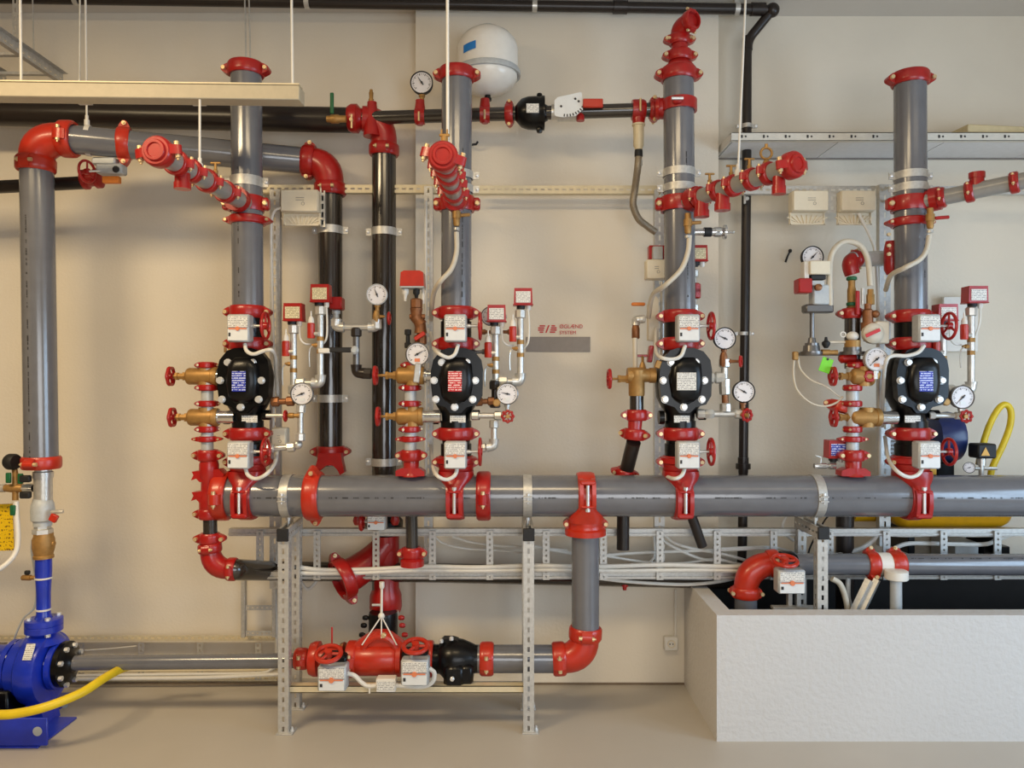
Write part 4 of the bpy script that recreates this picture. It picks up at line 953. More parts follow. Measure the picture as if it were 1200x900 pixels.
# right-hand trim: pressure switches on pale pipes
trims = {'A': dict(x1=345, y1=366.5, x2=376.5, y2=344.5, w=22, h=21, d=-.02, L=LBL), 'B': dict(x1=582, y1=368, x2=613, y2=348.5, w=22, h=20, d=-.02, L=LBLW), 'D': dict(x1=1107, y1=367, x2=1142, y2=346, w=23, h=20, d=-.02, L=LBLW)}
for key, t in trims.items():
    st = ST[key][1]; d = t['d']
    x1_, x2_ = t['x1'], t['x2']
    ye = {'A': 462, 'B': 455, 'D': 470}[key]; xo = {'A': -1, 'B': -1, 'D': -2}[key]; x2o = {'A': -1, 'B': -3, 'D': -4}[key]
    pswitch(x1_, t['y1'], t['w'], t['h'], d, f'red pressure switch, lower of the two right of {st}', 0, lab=t['L'])
    pswitch(x2_, t['y2'], t['w'], t['h'], d, f'red pressure switch, upper of the two right of {st}', 0, lab=t['L'])
    run(f'pale vertical pipe under the lower pressure switch of {st}', [(x1_ + xo, t['y1'] + 14), (x1_ + xo, ye)], d, 4, ZINC)
    run(f'pale pipe bending left under the upper pressure switch of {st}', [(x2_ + x2o, t['y2'] + 14), (x2_ + x2o, ye - 13 if key != 'B' else 447), (x1_ + xo + 3, ye - 13 if key != 'B' else 447)], d, 4, ZINC)
    canister(x1_ - 10, t['y1'] + 33, t['y1'] + 51, d - .02, f'small red sensor pot, lower one right of {st}')
    canister(x2_ - 12, t['y2'] + 34, t['y2'] + 52, d - .02, f'small red sensor pot, upper one right of {st}')
    lever_cock(x1_ + xo, t['y1'] + 60, d, f'brass test cock, lower one right of {st}', 20)
    lever_cock(x2_ + x2o, t['y2'] + 60, d, f'brass test cock, upper one right of {st}', 20)
    cable([P(x2_ + 6, t['y2'] + 14, d), P(x2_ + 7, t['y2'] + 35, d), P(x2_ + 6, t['y2'] + 52, d), P(x2_ + 1, t['y2'] + 60, d + .02)] if key != 'D' else [P(x2_ + 7, t['y2'] + 14, d), P(x2_ + 6, t['y2'] + 32, d), P(x2_ + 1, t['y2'] + 48, d + .02)], f'thin white cable from the upper pressure switch of {st}', S(1.2))
    cable([P(x1_ + 6, t['y1'] + 14, d), P(x1_ + 7, t['y1'] + 30, d), P(x1_ + 12, t['y1'] + 36, d), P(x1_ + 19, t['y1'] + 37, d + .02)], f'thin white cable from the lower pressure switch of {st}', S(1.2))
# red cover behind A's switches
pb_ = MB(); T = Thing('switch_cover', 'plain red switch cover on dark pipe behind the left pressure switches', 'switch', P(395, 356, .1))
T.part('cover', MB().box(P(395, 356, .1), (S(15), .09, S(15)), .006), RED); T.part('grey_neck', MB().lathe(P(394, 364, .1), '-z', [(0, S(5)), (S(4), S(5)), (S(4), S(3.6)), (S(9), S(3.6))], 10), GBOX)
# gauge with wheel under it on right of each station
gauge(353.5, 461.5, -.08, 13.5, 'pressure gauge right of left blue-plate valve under switch pipes', 200, bezel=BEZEL, stem_m=ZINC, logo=PANEL)
gauge(594.5, 461.5, -.08, 13, 'pressure gauge right of the red-plate valve above small red wheel', 168, stem_m=ZINC, logo=PANEL)
gauge(1128.5, 465.5, -.08, 14, 'pressure gauge right of right blue-plate valve above small red wheel', 225, stem_m=ZINC, logo=PANEL)
T = Thing('needle_valve', 'small brass valve with red wheel under gauge at left blue-plate valve', 'valve', P(340, 487, -.07))
T.part('body', MB().lathe(P(337, 487, -.07), 'x', [(0, S(2)), (S(2), S(3.4)), (S(7), S(3.4)), (S(7), S(2.4)), (S(14), S(3))], 10), BRASS); wheel(T, P(334.5, 487.5, -.07), 'x', S(7), RED, S(1.4), 4)
run('pale pipe below gauge of the left blue-plate valve bending to it', [(353, 474), (352, 487), (352, 517)], -.06, 3.6, ZINC)
run('pale horizontal pipe joining the lower butterfly of left blue-plate valve', [(312, 526), (346, 523.5)], -.03, 3.6, ZINC)
solo('pipe_union', 'round pipe union at end of pale pipe near left strut post', 'fitting', MB().sph(P(349, 521, -.04), S(5.6), 12, 8), ZINC, P(349, 521, -.04))
run('brown small pipe from left blue-plate valve to its gauge', [(318, 471), (345, 470)], -.05, 3.6, BRONZE)
run('thin pale pipe from left blue-plate valve to small red wheel', [(312, 487), (333, 487)], -.06, 2.4, ZINC, ends=False)
q = P(329, 512, -.02); T = jbox(329, 513, 17, 24, .1, 'small white box on strut post right of left blue-plate valve', False)
for x, y, st in ((595, 488, 'red-plate'), (1132.5, 488, 'right blue-plate')):
    T = Thing('needle_valve', f'small red wheel valve facing the room under gauge of {st} valve', 'valve', P(x, y, -.08))
    T.part('stem', MB().cyl(P(x, y, -.11), P(x, y, -.03), S(2.2), 8).lathe(P(x, y, -.13), 'y', [(0, S(2.4)), (.02, S(2.4))], 8), BRASS); wheel(T, P(x, y, -.11), '-y', S(7.6), RED, S(1.6), 5, .12, 8)
run('pale horizontal pipe from red-plate valve to small red wheel', [(552, 487), (588, 487)], -.05, 3.4, ZINC)
run('pale horizontal pipe from right blue-plate valve to small red wheel', [(1088, 487), (1126, 487)], -.05, 2.8, ZINC)
run('pale pipe below small wheel at red-plate valve bending to its butterfly', [(579, 492), (579, 523), (560, 525)], -.05, 3.6, ZINC)
run('brown small pipe from red-plate valve to switch pipes', [(557, 471), (580, 470)], -.04, 3.2, BRONZE)
run('dark pipe section under lower switch of red-plate valve', [(580, 446), (580, 478)], -.03, 4, BROWN)
run('brown pipe section under lower switch of right blue-plate valve', [(1103, 458), (1103, 474)], -.03, 4, BRONZE)
solo('brass_coupling', 'round brass fitting beside gauge of right blue-plate valve', 'fitting', MB().lathe(P(1108, 471, -.08), '-y', [(0, S(4.5)), (.01, S(4.5)), (.014, S(3.4))], 12), BRASS, P(1108, 471, -.08))
solo('brass_coupling', 'round brass fitting beside gauge of red-plate valve', 'fitting', MB().lathe(P(582, 472, -.08), '-y', [(0, S(4.5)), (.01, S(4.5)), (.014, S(3.4))], 12), BRASS, P(582, 472, -.08))
gauge(575, 370.5, .06, 11.5, 'pressure gauge half hidden behind the lower switch of red-plate valve', 140, stem=(1, 0), stem_m=ZINC)
run('thin pipe behind switches right of the red-plate valve', [(564, 389), (600, 389)], .06, 2, BRONZE)
run('thin grey pipe from red-plate valve toward switch pipes', [(552, 413), (570, 412)], .02, 2, BEZEL)
# centre piping between the first two stations
gauge(441.5, 345, -.02, 12.5, 'pressure gauge in front of the dark corner pipe', 112, bezel=GBOX, stem_m=BRASS)
T = Thing('needle_valve', 'brass gauge valve with red knob below gauge on dark corner pipe', 'valve', P(441, 368, -.02))
T.part('body', MB().lathe(P(441, 380, -.02), 'z', [(0, S(3)), (S(5), S(4.4)), (S(10), S(4.4)), (S(16), S(2.6))], 10).lathe(P(441, 371, -.02), 'x', [(0, S(2)), (S(10), S(1.4))], 8), BRASS); wheel(T, P(456, 373, -.02), 'x', S(8), RED, S(1.6), 4)
run('pale pipe loop between red cover and round gauge', [(394, 373), (394, 383.5), (441, 383.5), (441, 376)], -.01, 3.8, ZINC)
run('pale pipe dropping from the loop to a dark elbow', [(417.5, 384), (417.5, 437), (436, 438)], -.01, 4, BEZEL, fit=BROWN)
T = Thing('lever_valve', 'small pipe valve with black lever pointing left between wall pipes', 'valve', P(416, 411, -.03))
T.part('lever', MB().box(P(401, 410, -.05), (S(32), .012, S(6)), .004), RUBBER); T.part('grip_end', MB().box(P(380, 411, -.05), (S(14), .016, S(6)), .005), WHITEP)
T.part('pivot', MB().lathe(P(416, 410.5, -.03), '-y', [(0, S(5)), (.02, S(5)), (.03, S(3))], 12), GBOX)
# red-plate station, upper left: flow switch, gauge
T = Thing('flow_switch', 'plain red flow switch cover left of the red-plate riser', 'switch', P(484, 328, 0))
b = T.part('cover', MB().prism([(-S(14), -S(9)), (S(14), -S(9)), (S(13), S(7)), (S(9), S(9)), (-S(9), S(9)), (-S(13), S(7))], P(484, 327.5, 0), 'x', 'z', .05), ORG)
T.part('base', MB().box(P(484, 337.5, 0), (S(28), .1, S(2)), .002), GBOX)
for x in (475, 488): T.part('gland', MB().lathe(P(x, 339, -.01), '-z', [(0, S(4)), (S(5), S(4)), (S(7), S(2.4)), (S(14), S(1.4))], 8), RUBBER if x > 480 else WHITEP)
T.part('post', MB().cyl(P(496, 338, 0), P(496, 356, 0), S(2), 8), WHITEP)
run('brass and brown pipe under the flow switch left of red-plate riser', [(488, 350), (488, 372), (493, 380), (493, 404)], -.02, 4.4, BRONZE)
solo('pipe_cross', 'small bronze cross fitting under the flow switch', 'fitting', MB().lathe(P(480, 371, -.02), 'x', [(0, S(3)), (S(4), S(3)), (S(6), S(4)), (S(12), S(4)), (S(14), S(3)), (S(18), S(3))], 10), BRONZE, P(480, 371, -.02))
solo('red_pipe_tape', 'slanted red strap wrapped on pipe above gauge left of red-plate valve', 'strap', MB().box(P(492, 394, -.06), (S(14), .03, S(5)), .003, Matrix.Rotation(-.6, 3, 'Y')), ORG, P(492, 394, -.06))
gauge(489, 415, -.09, 14, 'pressure gauge left of red-plate valve with small orange mark', 30, stem_m=BRASS, logo=PORG)
run('thin black pipe piece left of gauge at red-plate valve', [(478, 386), (478, 408)], 0, 2.5, RUBBER)
solo('pale_handle', 'pale lever handle lying on the brass valve at red-plate station', 'handle', MB().box(P(489, 437, -.14), (S(7), .012, S(22)), .004, Matrix.Rotation(.12, 3, 'Y')), ZINC, P(489, 437, -.14))
# cables from the gear boxes
gx = lambda x, dd=-.12: x
for pts, lb in (
    ([(287, 547), (291, 557), (301, 561), (314, 554), (323, 540), (325, 520)], 'white cable loop under lower gear box of left blue-plate valve'),
    ([(536, 547), (533, 557), (523, 562), (512, 557), (507, 545), (505, 522)], 'white cable loop under lower gear box of red-plate valve'),
    ([(803, 547), (799, 557), (790, 561), (780, 557), (774, 549)], 'white cable loop under lower gear box of white-plate valve'),
    ([(1082, 546), (1076, 556), (1064, 559), (1050, 551), (1041, 537), (1037, 512)], 'white cable loop under lower gear box of right blue-plate valve'),
    ([(287, 403), (289, 411), (297, 415), (310, 411), (319, 411), (323, 424), (325, 462)], 'white cable loop over the cover of left blue-plate valve'),
    ([(537, 404), (533, 415), (525, 419), (514, 414), (508, 407), (505, 390)], 'white cable loop over the cover of red-plate valve'),
    ([(803, 405), (798, 417), (788, 421), (775, 419), (769, 411), (769, 385)], 'white cable loop over the cover of white-plate valve'),
    ([(1083, 405), (1076, 413), (1062, 417), (1046, 417), (1038, 425), (1035, 455), (1034, 500)], 'white cable loop over the cover of right blue-plate valve')):
    m = len(pts); cable([P(x, y, -.13 - .03 * math.sin(math.pi * i / (m - 1)) + (.28 * max(0, i - m + 3) / 2)) for i, (x, y) in enumerate(pts)], lb, S(2.2))
# beige drain hoses with their brass cocks
for x, y, lb, pts in ((535, 253, 'red-plate riser', [(535, 272), (535, 295), (529, 315), (516, 330), (508, 345), (505, 375)]), (806, 262, 'white-plate riser', [(808, 276), (806, 296), (798, 316), (780, 334), (765, 346), (760, 372)]), (1090, 256, 'right blue-plate riser', [(1089, 276), (1086, 292), (1078, 304), (1060, 314), (1044, 323), (1038, 340)])):
    n = S(1, -.13); c = P(x, y + 12, -.13); T = Thing('drain_cock', f'brass drain cock hanging in front of the {lb}', 'valve', c)
    T.part('body', MB().lathe(c, 'z', [(0, n * 3), (n * 3, n * 4), (n * 9, n * 4), (n * 9, n * 5), (n * 17, n * 5), (n * 17, n * 3.6), (n * 24, n * 3.6)], 10), BRASS)
    T.part('handle', MB().box(c + V((n * (10 if x < 1000 else 14), 0, n * 13)), (n * (12 if x < 1000 else 17), .012, n * 4), .004, Matrix.Rotation(-.08, 3, 'Y')), RED if x > 1000 else BRASS)
    T.part('hose_clip', MB().lathe(c - Z * n * 5, 'z', [(0, n * 3.6), (n * 3, n * 3.6)], 12), ZINC)
    m = len(pts)
    cable([P(px, py, -.13 + (0 if i < m - 2 else .12 * (i - m + 3))) for i, (px, py) in enumerate(pts)], f'beige drain hose crossing in front of the {lb}', S(2.9), HOSE, 10, 'drain_hose', 'hose')

# ---------------------------------------------------------------- white-plate station, left and right
T = Thing('globe_valve', 'brass angle valve with red wheel left of white-plate valve', 'valve', P(746, 462, Yt)); n = S(1, Yt)
T.part('body', MB().lathe(P(746, 464, Yt), 'z', [(0, n * 9), (n * 3, n * 9.5), (n * 18, n * 9.5), (n * 20, n * 10.5), (n * 30, n * 10.5), (n * 33, n * 7)], 20).lathe(P(735, 440, Yt), 'x', [(0, n * 9), (n * 4, n * 9.5), (n * 18, n * 9.5), (n * 20, n * 8), (n * 26, n * 8), (n * 26, n * 9), (n * 33, n * 9)], 18), BRASS)
T.part('bonnet', MB().lathe(P(736, 444, Yt), '-x', [(0, n * 6), (n * 2, n * 6), (n * 2, n * 4.4), (n * 9, n * 4.4), (n * 9, n * 5), (n * 12, n * 5), (n * 12, n * 2)], 6), BRASS)
T.part('stem', MB().cyl(P(724, 444, Yt), P(713, 444, Yt), n * 1.4, 8), BRASS); wheel(T, P(714, 444, Yt), 'x', n * 12.5, RED, n * 2.2, 4, .06, 6)
pipe('nipple', 'short dark pipe below brass angle valve of white-plate station', [P(746, 462, Yt), P(746, 486, Yt)], S(8), DARK)
coupling(P(746, 486.5, Yt), 'z', 'x', S(9), 'below brass angle valve left of white-plate valve', RED, w=S(6.4), L=S(6), t=S(3.4))
T = Thing('red_adapter', 'red adapter body under brass angle valve of white-plate station', 'fitting', P(744, 512, Yt)); T.part('body', MB().lathe(P(743, 514, Yt), (.06, 0, 1), [(0, S(10)), (S(5), S(10)), (S(12), S(8)), (S(22), S(8.5)), (S(25), S(8))], 20), RED)
coupling(P(743.5, 509, Yt), (.1, 0, 1), (.9, -.45, 0), S(9.5), 'at the bend of slanting drain left of white-plate valve', RED, w=S(6.4), L=S(5), t=S(3.4))
pipe('drain_pipe', 'slanting dark drain pipe left of the white-plate valve', [P(742.5, 518, Yt), P(733, 556, .10), P(731, 566, .14)], S(8.4), BROWN)
coupling(P(732.5, 554, .09), (.2, -.3, 1), 'x', S(8.6), 'peeking over header at foot of slanting drain', RED, w=S(5), L=S(6), t=S(3))
pipe('drain_pipe', 'dark vertical drain pipe below header left of white-plate tee', [P(730.5, 566, .16), P(730, 644, .16)], S(7.4, .16), BROWN)
pipe('drain_pipe', 'dark slanting pipe below header right of white-plate tee', [P(806, 592, .12), P(823, 640, .16)], S(5.8, .16), BROWN)
T = Thing('control_valve', 'beige lever valve with orange handle left of the white-plate riser', 'valve', P(760, 360, .22))
T.part('body', MB().prism([(-S(4), -S(28)), (S(8), -S(30)), (S(8), S(22)), (S(4), S(26)), (-S(4), S(16))], P(763, 372, .2), 'x', 'z', .03), IVORY)
T.part('handle', MB().box(P(748, 356.5, .16), (S(16, .16), .02, S(4, .16)), .005), ORANGE)
run('pale bent pipe with brown nut above the brass angle valve', [(756, 374), (745, 374), (745, 381)], .1, 3, ZINC)
solo('brown_nut', 'brown pipe nut left of the white-plate riser', 'nut', MB().lathe(P(745, 397, .1), 'z', [(0, S(4)), (S(1), S(4.8)), (S(12), S(4.8)), (S(17), S(3.6))], 12), BRONZE, P(745, 394, .1))
run('pale tube leading down to the brass angle valve', [(744, 396), (744.5, 434)], .02, 2.8, HOSE, ends=False)
T = Thing('isolating_valve', 'small red tee handle valve behind the brass angle valve', 'valve', P(762, 417, .1)); T.part('handle', MB().box(P(752, 417, .05), (S(14), .015, S(3)), .003).box(P(762, 415, .08), (S(5), .06, S(20)), .004, Matrix.Rotation(.12, 3, 'Y')), RED); T.part('stem', MB().cyl(P(753, 418, .04), P(753, 432, -.02), S(1.6), 8).lathe(P(753, 424, -.01), '-z', [(0, S(2)), (S(6), S(4)), (S(12), S(5))], 8), BRASS)
jbox(767.5, 316.5, 23, 23, .22, 'plain white box on strut post left of white-plate riser', False)
T = Thing('flat_switch', 'red edged switch seen edge on above the plain white box', 'switch', P(768, 296, .26)); T.part('cover', MB().box(P(769, 296.5, .24), (S(20), .06, S(17)), .004), RED); T.part('grey_core', MB().box(P(770, 297, .2), (S(12), .05, S(16)), .003), GBOX)
run('pale conduit at right edge of strut post near white-plate riser', [(776, 330), (776, 420)], .2, 2.4, ZINC, ends=False)
pswitch(817, 298, 21, 19, .10, 'red pressure switch half hidden behind the white-plate riser', 0, lab=LBL)
run('pale pipe stub under the switch behind white-plate riser', [(813, 316), (813, 366)], .10, 3.4, ZINC)
run('dark and red pipe section under the switch behind white-plate riser', [(814, 332), (814, 350)], .08, 4.6, BROWN, fit=RED)
T = Thing('test_valve', 'chrome test valve with black ring pointing right at white-plate riser', 'valve', P(806, 272, .02)); n = S(1, .02); q = P(804, 272, .02)
T.part('body', MB().lathe(q, 'x', [(0, n * 5), (n * 8, n * 5), (n * 8, n * 4), (n * 20, n * 4), (n * 20, n * 5), (n * 33, n * 5), (n * 33, n * 6), (n * 40, n * 6), (n * 42, n * 5), (n * 44, n * 5), (n * 44, n * 8.5), (n * 46.5, n * 8.5), (n * 46.5, n * 2), (n * 54, n * 1.3)], 16), CHROME)
T.part('black_ring', MB().lathe(q + X * n * 20, 'x', [(0, n * 4.5), (n * 1, n * 5.6), (n * 9, n * 5.6), (n * 10, n * 4.5)], 16), RUBBER); T.part('tip', MB().sph(q + X * n * 55, n * 2, 8, 6), ZINC)
gauge(849.5, 396.5, -.06, 13.2, 'upper pressure gauge right of the white-plate valve', 155, bezel=RUBBER, stem_m=BRONZE)
gauge(872, 459, -.08, 13.2, 'lower pressure gauge right of the white-plate valve', 150, bezel=RUBBER, stem_m=BRONZE)
run('pale vertical pipe under upper gauge of the white-plate valve', [(849, 420), (849, 454)], -.05, 4, ZINC)
run('bronze and pale pipe dropping to lower gauge of white-plate valve', [(849, 452), (850, 470), (850, 483)], -.05, 4, BRONZE, fit=ZINC)
run('pale horizontal pipe from cover of white-plate valve to gauge pipe', [(825, 442.5), (849, 442.5)], -.05, 4.4, ZINC)
run('pale horizontal pipe from white-plate valve foot to lower gauge', [(816, 485), (870, 485)], -.05, 3.6, ZINC)
solo('pipe_union', 'hexagonal pipe union on pale pipe right of white-plate valve foot', 'fitting', MB().lathe(P(825, 485, -.05), 'x', [(0, S(5)), (S(2), S(6)), (S(9), S(6)), (S(11), S(5))], 6), ZINC, P(825, 485, -.05))
T = Thing('pipe_cross', 'bronze body with valve under the upper gauge of white-plate valve', 'fitting', P(849, 424, -.06)); T.part('body', MB().lathe(P(848, 430, -.06), 'z', [(0, S(3.5)), (S(4), S(4.6)), (S(12), S(4.6)), (S(17), S(3))], 8).lathe(P(850, 423.5, -.06), 'x', [(0, S(3)), (S(6), S(3)), (S(6), S(2)), (S(15), S(1.6))], 8), BRONZE); wheel(T, P(868, 423.5, -.06), (1, -.5, 0), S(7.2), RED, S(1.5), 4, .08, 6)
T = Thing('needle_valve', 'small red wheel valve below the lower gauge of white-plate valve', 'valve', P(875, 486, -.06)); T.part('stem', MB().cyl(P(864, 485, -.05), P(877, 487, -.10), S(2.6), 8), BRASS); wheel(T, P(875.5, 486.5, -.08), (.45, -1, 0), S(8), RED, S(1.8), 5, .1, 8)

# ---------------------------------------------------------------- right blue-plate station, left-hand assembly
jb = P(953, 314, .0); T = Thing('actuator_box', 'white actuator box with gauge above and red side cover', 'actuator', P(953, 350, .0)); n = S(1, 0)
b = T.part('top_box', MB().box(P(957, 315, 0), (n * 24, .10, n * 16), .005), IVORY); T.part('side_tab', MB().box(P(943, 318, 0), (n * 6, .06, n * 22), .003), WHITEP, b)
T.part('red_cover', MB().box(P(941, 335.5, -.02), (n * 16, .08, n * 17), .006), RED); T.part('black_plate', MB().box(P(956, 326, 0), (n * 17, .08, n * 5), .002), RUBBER)
T.part('mechanism', MB().box(P(960, 346, 0), (n * 20, .07, n * 24), .008).box(P(957, 332, -.03), (n * 16, .03, n * 6), .003), GBOX); T.part('brass_pin', MB().lathe(P(958, 337, -.04), '-y', [(0, n * 4), (.02, n * 4), (.026, n * 2)], 10), BRONZE)
T.part('lower_bar', MB().box(P(958, 362, 0), (n * 33, .07, n * 10), .008), BEZEL); T.part('right_post', MB().cyl(P(972, 366, -.01), P(972, 340, -.01), n * 4.5, 12), ZINC)
T.part('spindle', MB().lathe(P(951.5, 405, 0), 'z', [(0, n * 8), (n * 3, n * 8), (n * 3, n * 5), (n * 9, n * 4), (n * 9, n * 2.8), (n * 36, n * 2.6), (n * 40, n * 4)], 14), BEZEL)
T.part('flange', MB().lathe(P(951, 417, 0), 'z', [(0, n * 12), (n * 2, n * 13), (n * 5, n * 13), (n * 5, n * 10), (n * 12, n * 9)], 20), BEZEL)
gauge(952.5, 301, .03, 13, 'round gauge half hidden behind the white actuator box', 45, bezel=RUBBER, stem_m=ZINC)
cable([P(973, 362, -.02), P(972, 330, -.02), P(974, 300, -.01), P(984, 286, 0), (P(996, 283, 0)), P(1009, 289, 0), P(1017, 305, 0), P(1020, 335, 0)], 'beige flexible hose arching over the right assembly', S(3.3), HOSE, 12, 'flexible_hose', 'hose')
T = Thing('mount_arm', 'grey flat arm carrying the actuator flange left of right station', 'bracket', P(940, 416, 0)); T.part('bar', MB().box(P(985, 415, .02), (n * 98, .06, n * 3.6), .003), BEZEL); T.part('corner_fitting', MB().box(P(932, 417, 0), (n * 6, .03, n * 10), .004), BRASS)
T = Thing('tee_valve', 'small brass valve with black knob above the lime tag', 'valve', P(968, 413, -.03)); T.part('body', MB().lathe(P(963, 413, -.03), 'x', [(0, n * 3.6), (n * 9, n * 3.6), (n * 9, n * 2.6), (n * 18, n * 3)], 10), BRASS); T.part('knob', MB().lathe(P(968, 408, -.03), 'z', [(0, n * 2), (n * 4, n * 4.6), (n * 7, n * 4.6), (n * 9, n * 2), (n * 13, n * 1.4)], 10), RUBBER)
tg = MB().box(P(968, 428, -.05), (n * 13, .003, n * 17), .001, Matrix.Rotation(.35, 3, 'Y')); T = Thing('tag', 'lime green tag hanging beside the right-hand brass valves', 'tag', P(970, 420, -.05)); T.part('card', tg, LIME); T.part('eyelet', MB().lathe(P(970, 421, -.053), '-y', [(0, n * 1.4), (.002, n * 1.4)], 8), PDARK)
cable([P(931, 415, 0), P(930, 440, 0), P(935, 458, -.02), P(950, 472, -.03), P(966, 476, -.03), P(980, 472, -.03), P(988, 465, -.02)], 'thin clear tube sagging lower left of right station', S(1.2), HOSE)
cable([P(935, 418, 0), P(938, 432, 0), P(950, 445, -.02), P(968, 453, -.03), P(984, 465, -.02)], 'thin clear tube sagging higher left of right station', S(1.2), HOSE)
T = pipe_t('accelerator_pipe', 'grey pipe stub with red end reaching left behind strut post', [P(1034, 303, .18), P(998, 304, .10)], S(9, .1), GBOX)
elbow(P(1003, 304, .11), P(993, 304, .09), P(999, 322, .09), S(8.6), 'red elbow above the green ringed pipe at right station', RED, (0, 0, 1), (0, 1, 0), (True, False))
T = Thing('pipe_string', 'brass ringed vertical pipe with red lever at right station', 'valve', P(998, 362, .05)); n = S(1, .05)
T.part('tube', MB().lathe(P(998, 362, .05), 'z', [(0, n * 5), (n * 2, n * 6), (n * 4, n * 4), (n * 10, n * 5), (n * 22, n * 5), (n * 26, n * 4), (n * 34, n * 4)], 14), BRASS)
for y in (327, 357): T.part('green_ring', MB().lathe(P(998, y + 2, .05), 'z', [(0, n * 4), (n * 1, n * 6), (n * 4, n * 6), (n * 5, n * 4)], 14), GREEN)
T.part('lever', MB().box(P(1005, 355, -.02), (n * 4.5, .015, n * 28), .004), RED)
coupling(P(998, 367.5, .05), 'z', 'x', S(9), 'under brass ringed pipe at right station', RED, w=S(6), L=S(6), t=S(3))
pipe('accelerator_pipe', 'dark pipe below red coupling at right station, left one', [P(999, 372, .05), P(999, 432, .05)], S(9), DARK)
T = Thing('accelerator_valve', 'bronze and pale accelerator valve cluster left of right blue-plate valve', 'valve', P(1020, 420, -.02)); n = S(1, -.02)
T.part('bronze_body', MB().lathe(P(1017, 400, -.02), 'z', [(0, n * 5), (n * 12, n * 5), (n * 12, n * 8), (n * 22, n * 8), (n * 22, n * 6), (n * 36, n * 6), (n * 38, n * 4), (n * 44, n * 4)], 14), BRONZE)
T.part('round_cover', MB().lathe(P(1021, 391, -.03), '-y', [(0, n * 12), (.03, n * 12), (.04, n * 10), (.046, n * 5)], 24), HOSE); T.part('box_cover', MB().box(P(1031, 390, -.02), (n * 16, .07, n * 26), .006), HOSE)
T.part('red_label', MB().box(P(1023, 390, -.085), (n * 18, .003, n * 4), .0005, Matrix.Rotation(-.42, 3, 'Y')), PRED)
T.part('top_nut', MB().lathe(P(1020, 357, -.02), 'z', [(0, n * 4.5), (n * 12, n * 4.5), (n * 12, n * 3.4), (n * 18, n * 3.4)], 6), BRASS); T.part('chrome_stub', MB().cyl(P(1011, 357, -.01), P(1011, 338, -.01), n * 2.2, 8), ZINC)
T.part('side_ball', MB().sph(P(1026, 368, -.04), n * 4.6, 10, 8), BRONZE)
T = Thing('flanged_fitting', 'brass and grey flanged trim fitting at left of accelerator', 'fitting', P(999, 416, -.02)); T.part('flange', MB().lathe(P(999, 416, -.02), 'z', [(0, n * 14), (n * 4, n * 14), (n * 4, n * 10), (n * 9, n * 10)], 20), BEZEL); T.part('brass_band', MB().lathe(P(999, 407, -.02), 'z', [(0, n * 9), (n * 8, n * 9)], 18), BRASS); T.part('dome', MB().sph(P(999, 394, -.02), n * 7, 12, 8, (1, 1, .8)), WHITEP); T.part('ring', MB().torus(P(988, 392, -.02), '-y', n * 3, n * .9, 12, 6), WHITEP)
run('thin pale rod pointing left of accelerator flange', [(965, 401), (990, 401)], -.02, 1.6, HOSE, ends=False)
solo('red_manifold', 'small red manifold with bolts under accelerator flange', 'fitting', MB().lathe(P(983, 420, -.01), 'x', [(0, S(3)), (S(3), S(6)), (S(18), S(6)), (S(21), S(3))], 10).box(P(1005, 426, 0), (S(20), .05, S(10)), .006), RED, P(985, 420, -.01))
gauge(1027.5, 421, -.12, 14, 'pressure gauge left of right blue-plate valve with orange mark', 220, bezel=GBOX, stem_m=ZINC, logo=PORG)
T = Thing('gauge_fitting', 'brass and red trim fitting right below the orange marked gauge', 'fitting', P(1030, 441, -.1)); T.part('body', MB().lathe(P(1026, 444, -.08), 'z', [(0, S(4)), (S(6), S(6)), (S(14), S(3))], 10), BRASS); T.part('red_star', MB().torus(P(1019, 441, -.10), '-y', S(5), S(2.2), 14, 6, .15, 6), RED)
coupling(P(986, 477, .02), (.3, 0, 1), (.9, -.4, 0), S(12), 'bright red one behind clear tubes at right station', ORG, w=S(6), L=S(5), t=S(3))
pswitch(979, 526, 22, 21, .02, 'small red switch low behind the drain stack at right station', 0, lab=LBLB)
T = Thing('drain_tap', 'chrome drain tap with lever just above header near right station', 'tap', P(958, 546, .0)); n = S(1); T.part('body', MB().lathe(P(954, 546, 0), 'x', [(0, n * 3), (n * 3, n * 3.4), (n * 14, n * 3.4), (n * 14, n * 2.6), (n * 18, n * 2.6), (n * 18, n * 4), (n * 25, n * 4)], 12), CHROME); T.part('lever', MB().tube([P(961, 545, 0), P(962, 536, 0), P(955, 534, 0)], n * 1.2, 8), ZINC)
T = Thing('grey_grille_panel', 'grey ribbed panel seen behind strut post at right station', 'panel', P(1050, 525, .45)); T.part('back', MB().box(P(1046, 528, .45), (S(24, .45), .02, S(52, .45)), .002), GBOX)
for i in range(9): T.part('rib', MB().box(P(1048, 508 + i * 4.6, .43), (S(18, .43), .016, S(1.8, .43)), .002), GREYPL)
T = Thing('red_side_valve', 'dark red valve body left of the right riser', 'valve', P(1044, 310, .06)); T.part('body', MB().lathe(P(1044, 322, .07), 'z', [(0, S(5)), (S(6), S(8)), (S(30), S(8)), (S(40), S(6))], 14), RED)
for y in (275, 288, 298): T.part('bolt', MB().lathe(P(1041, y, -.0), '-y', [(0, S(2.2)), (.012, S(2.2))], 8), BOLT)
T = Thing('vertical_panel', 'white panel edge behind the switches of right station', 'panel', P(1130, 390, .55)); T.part('sheet', MB().box(P(1125, 380, .58), (S(40, .58), .02, S(64, .58)), .002), WHITEP)
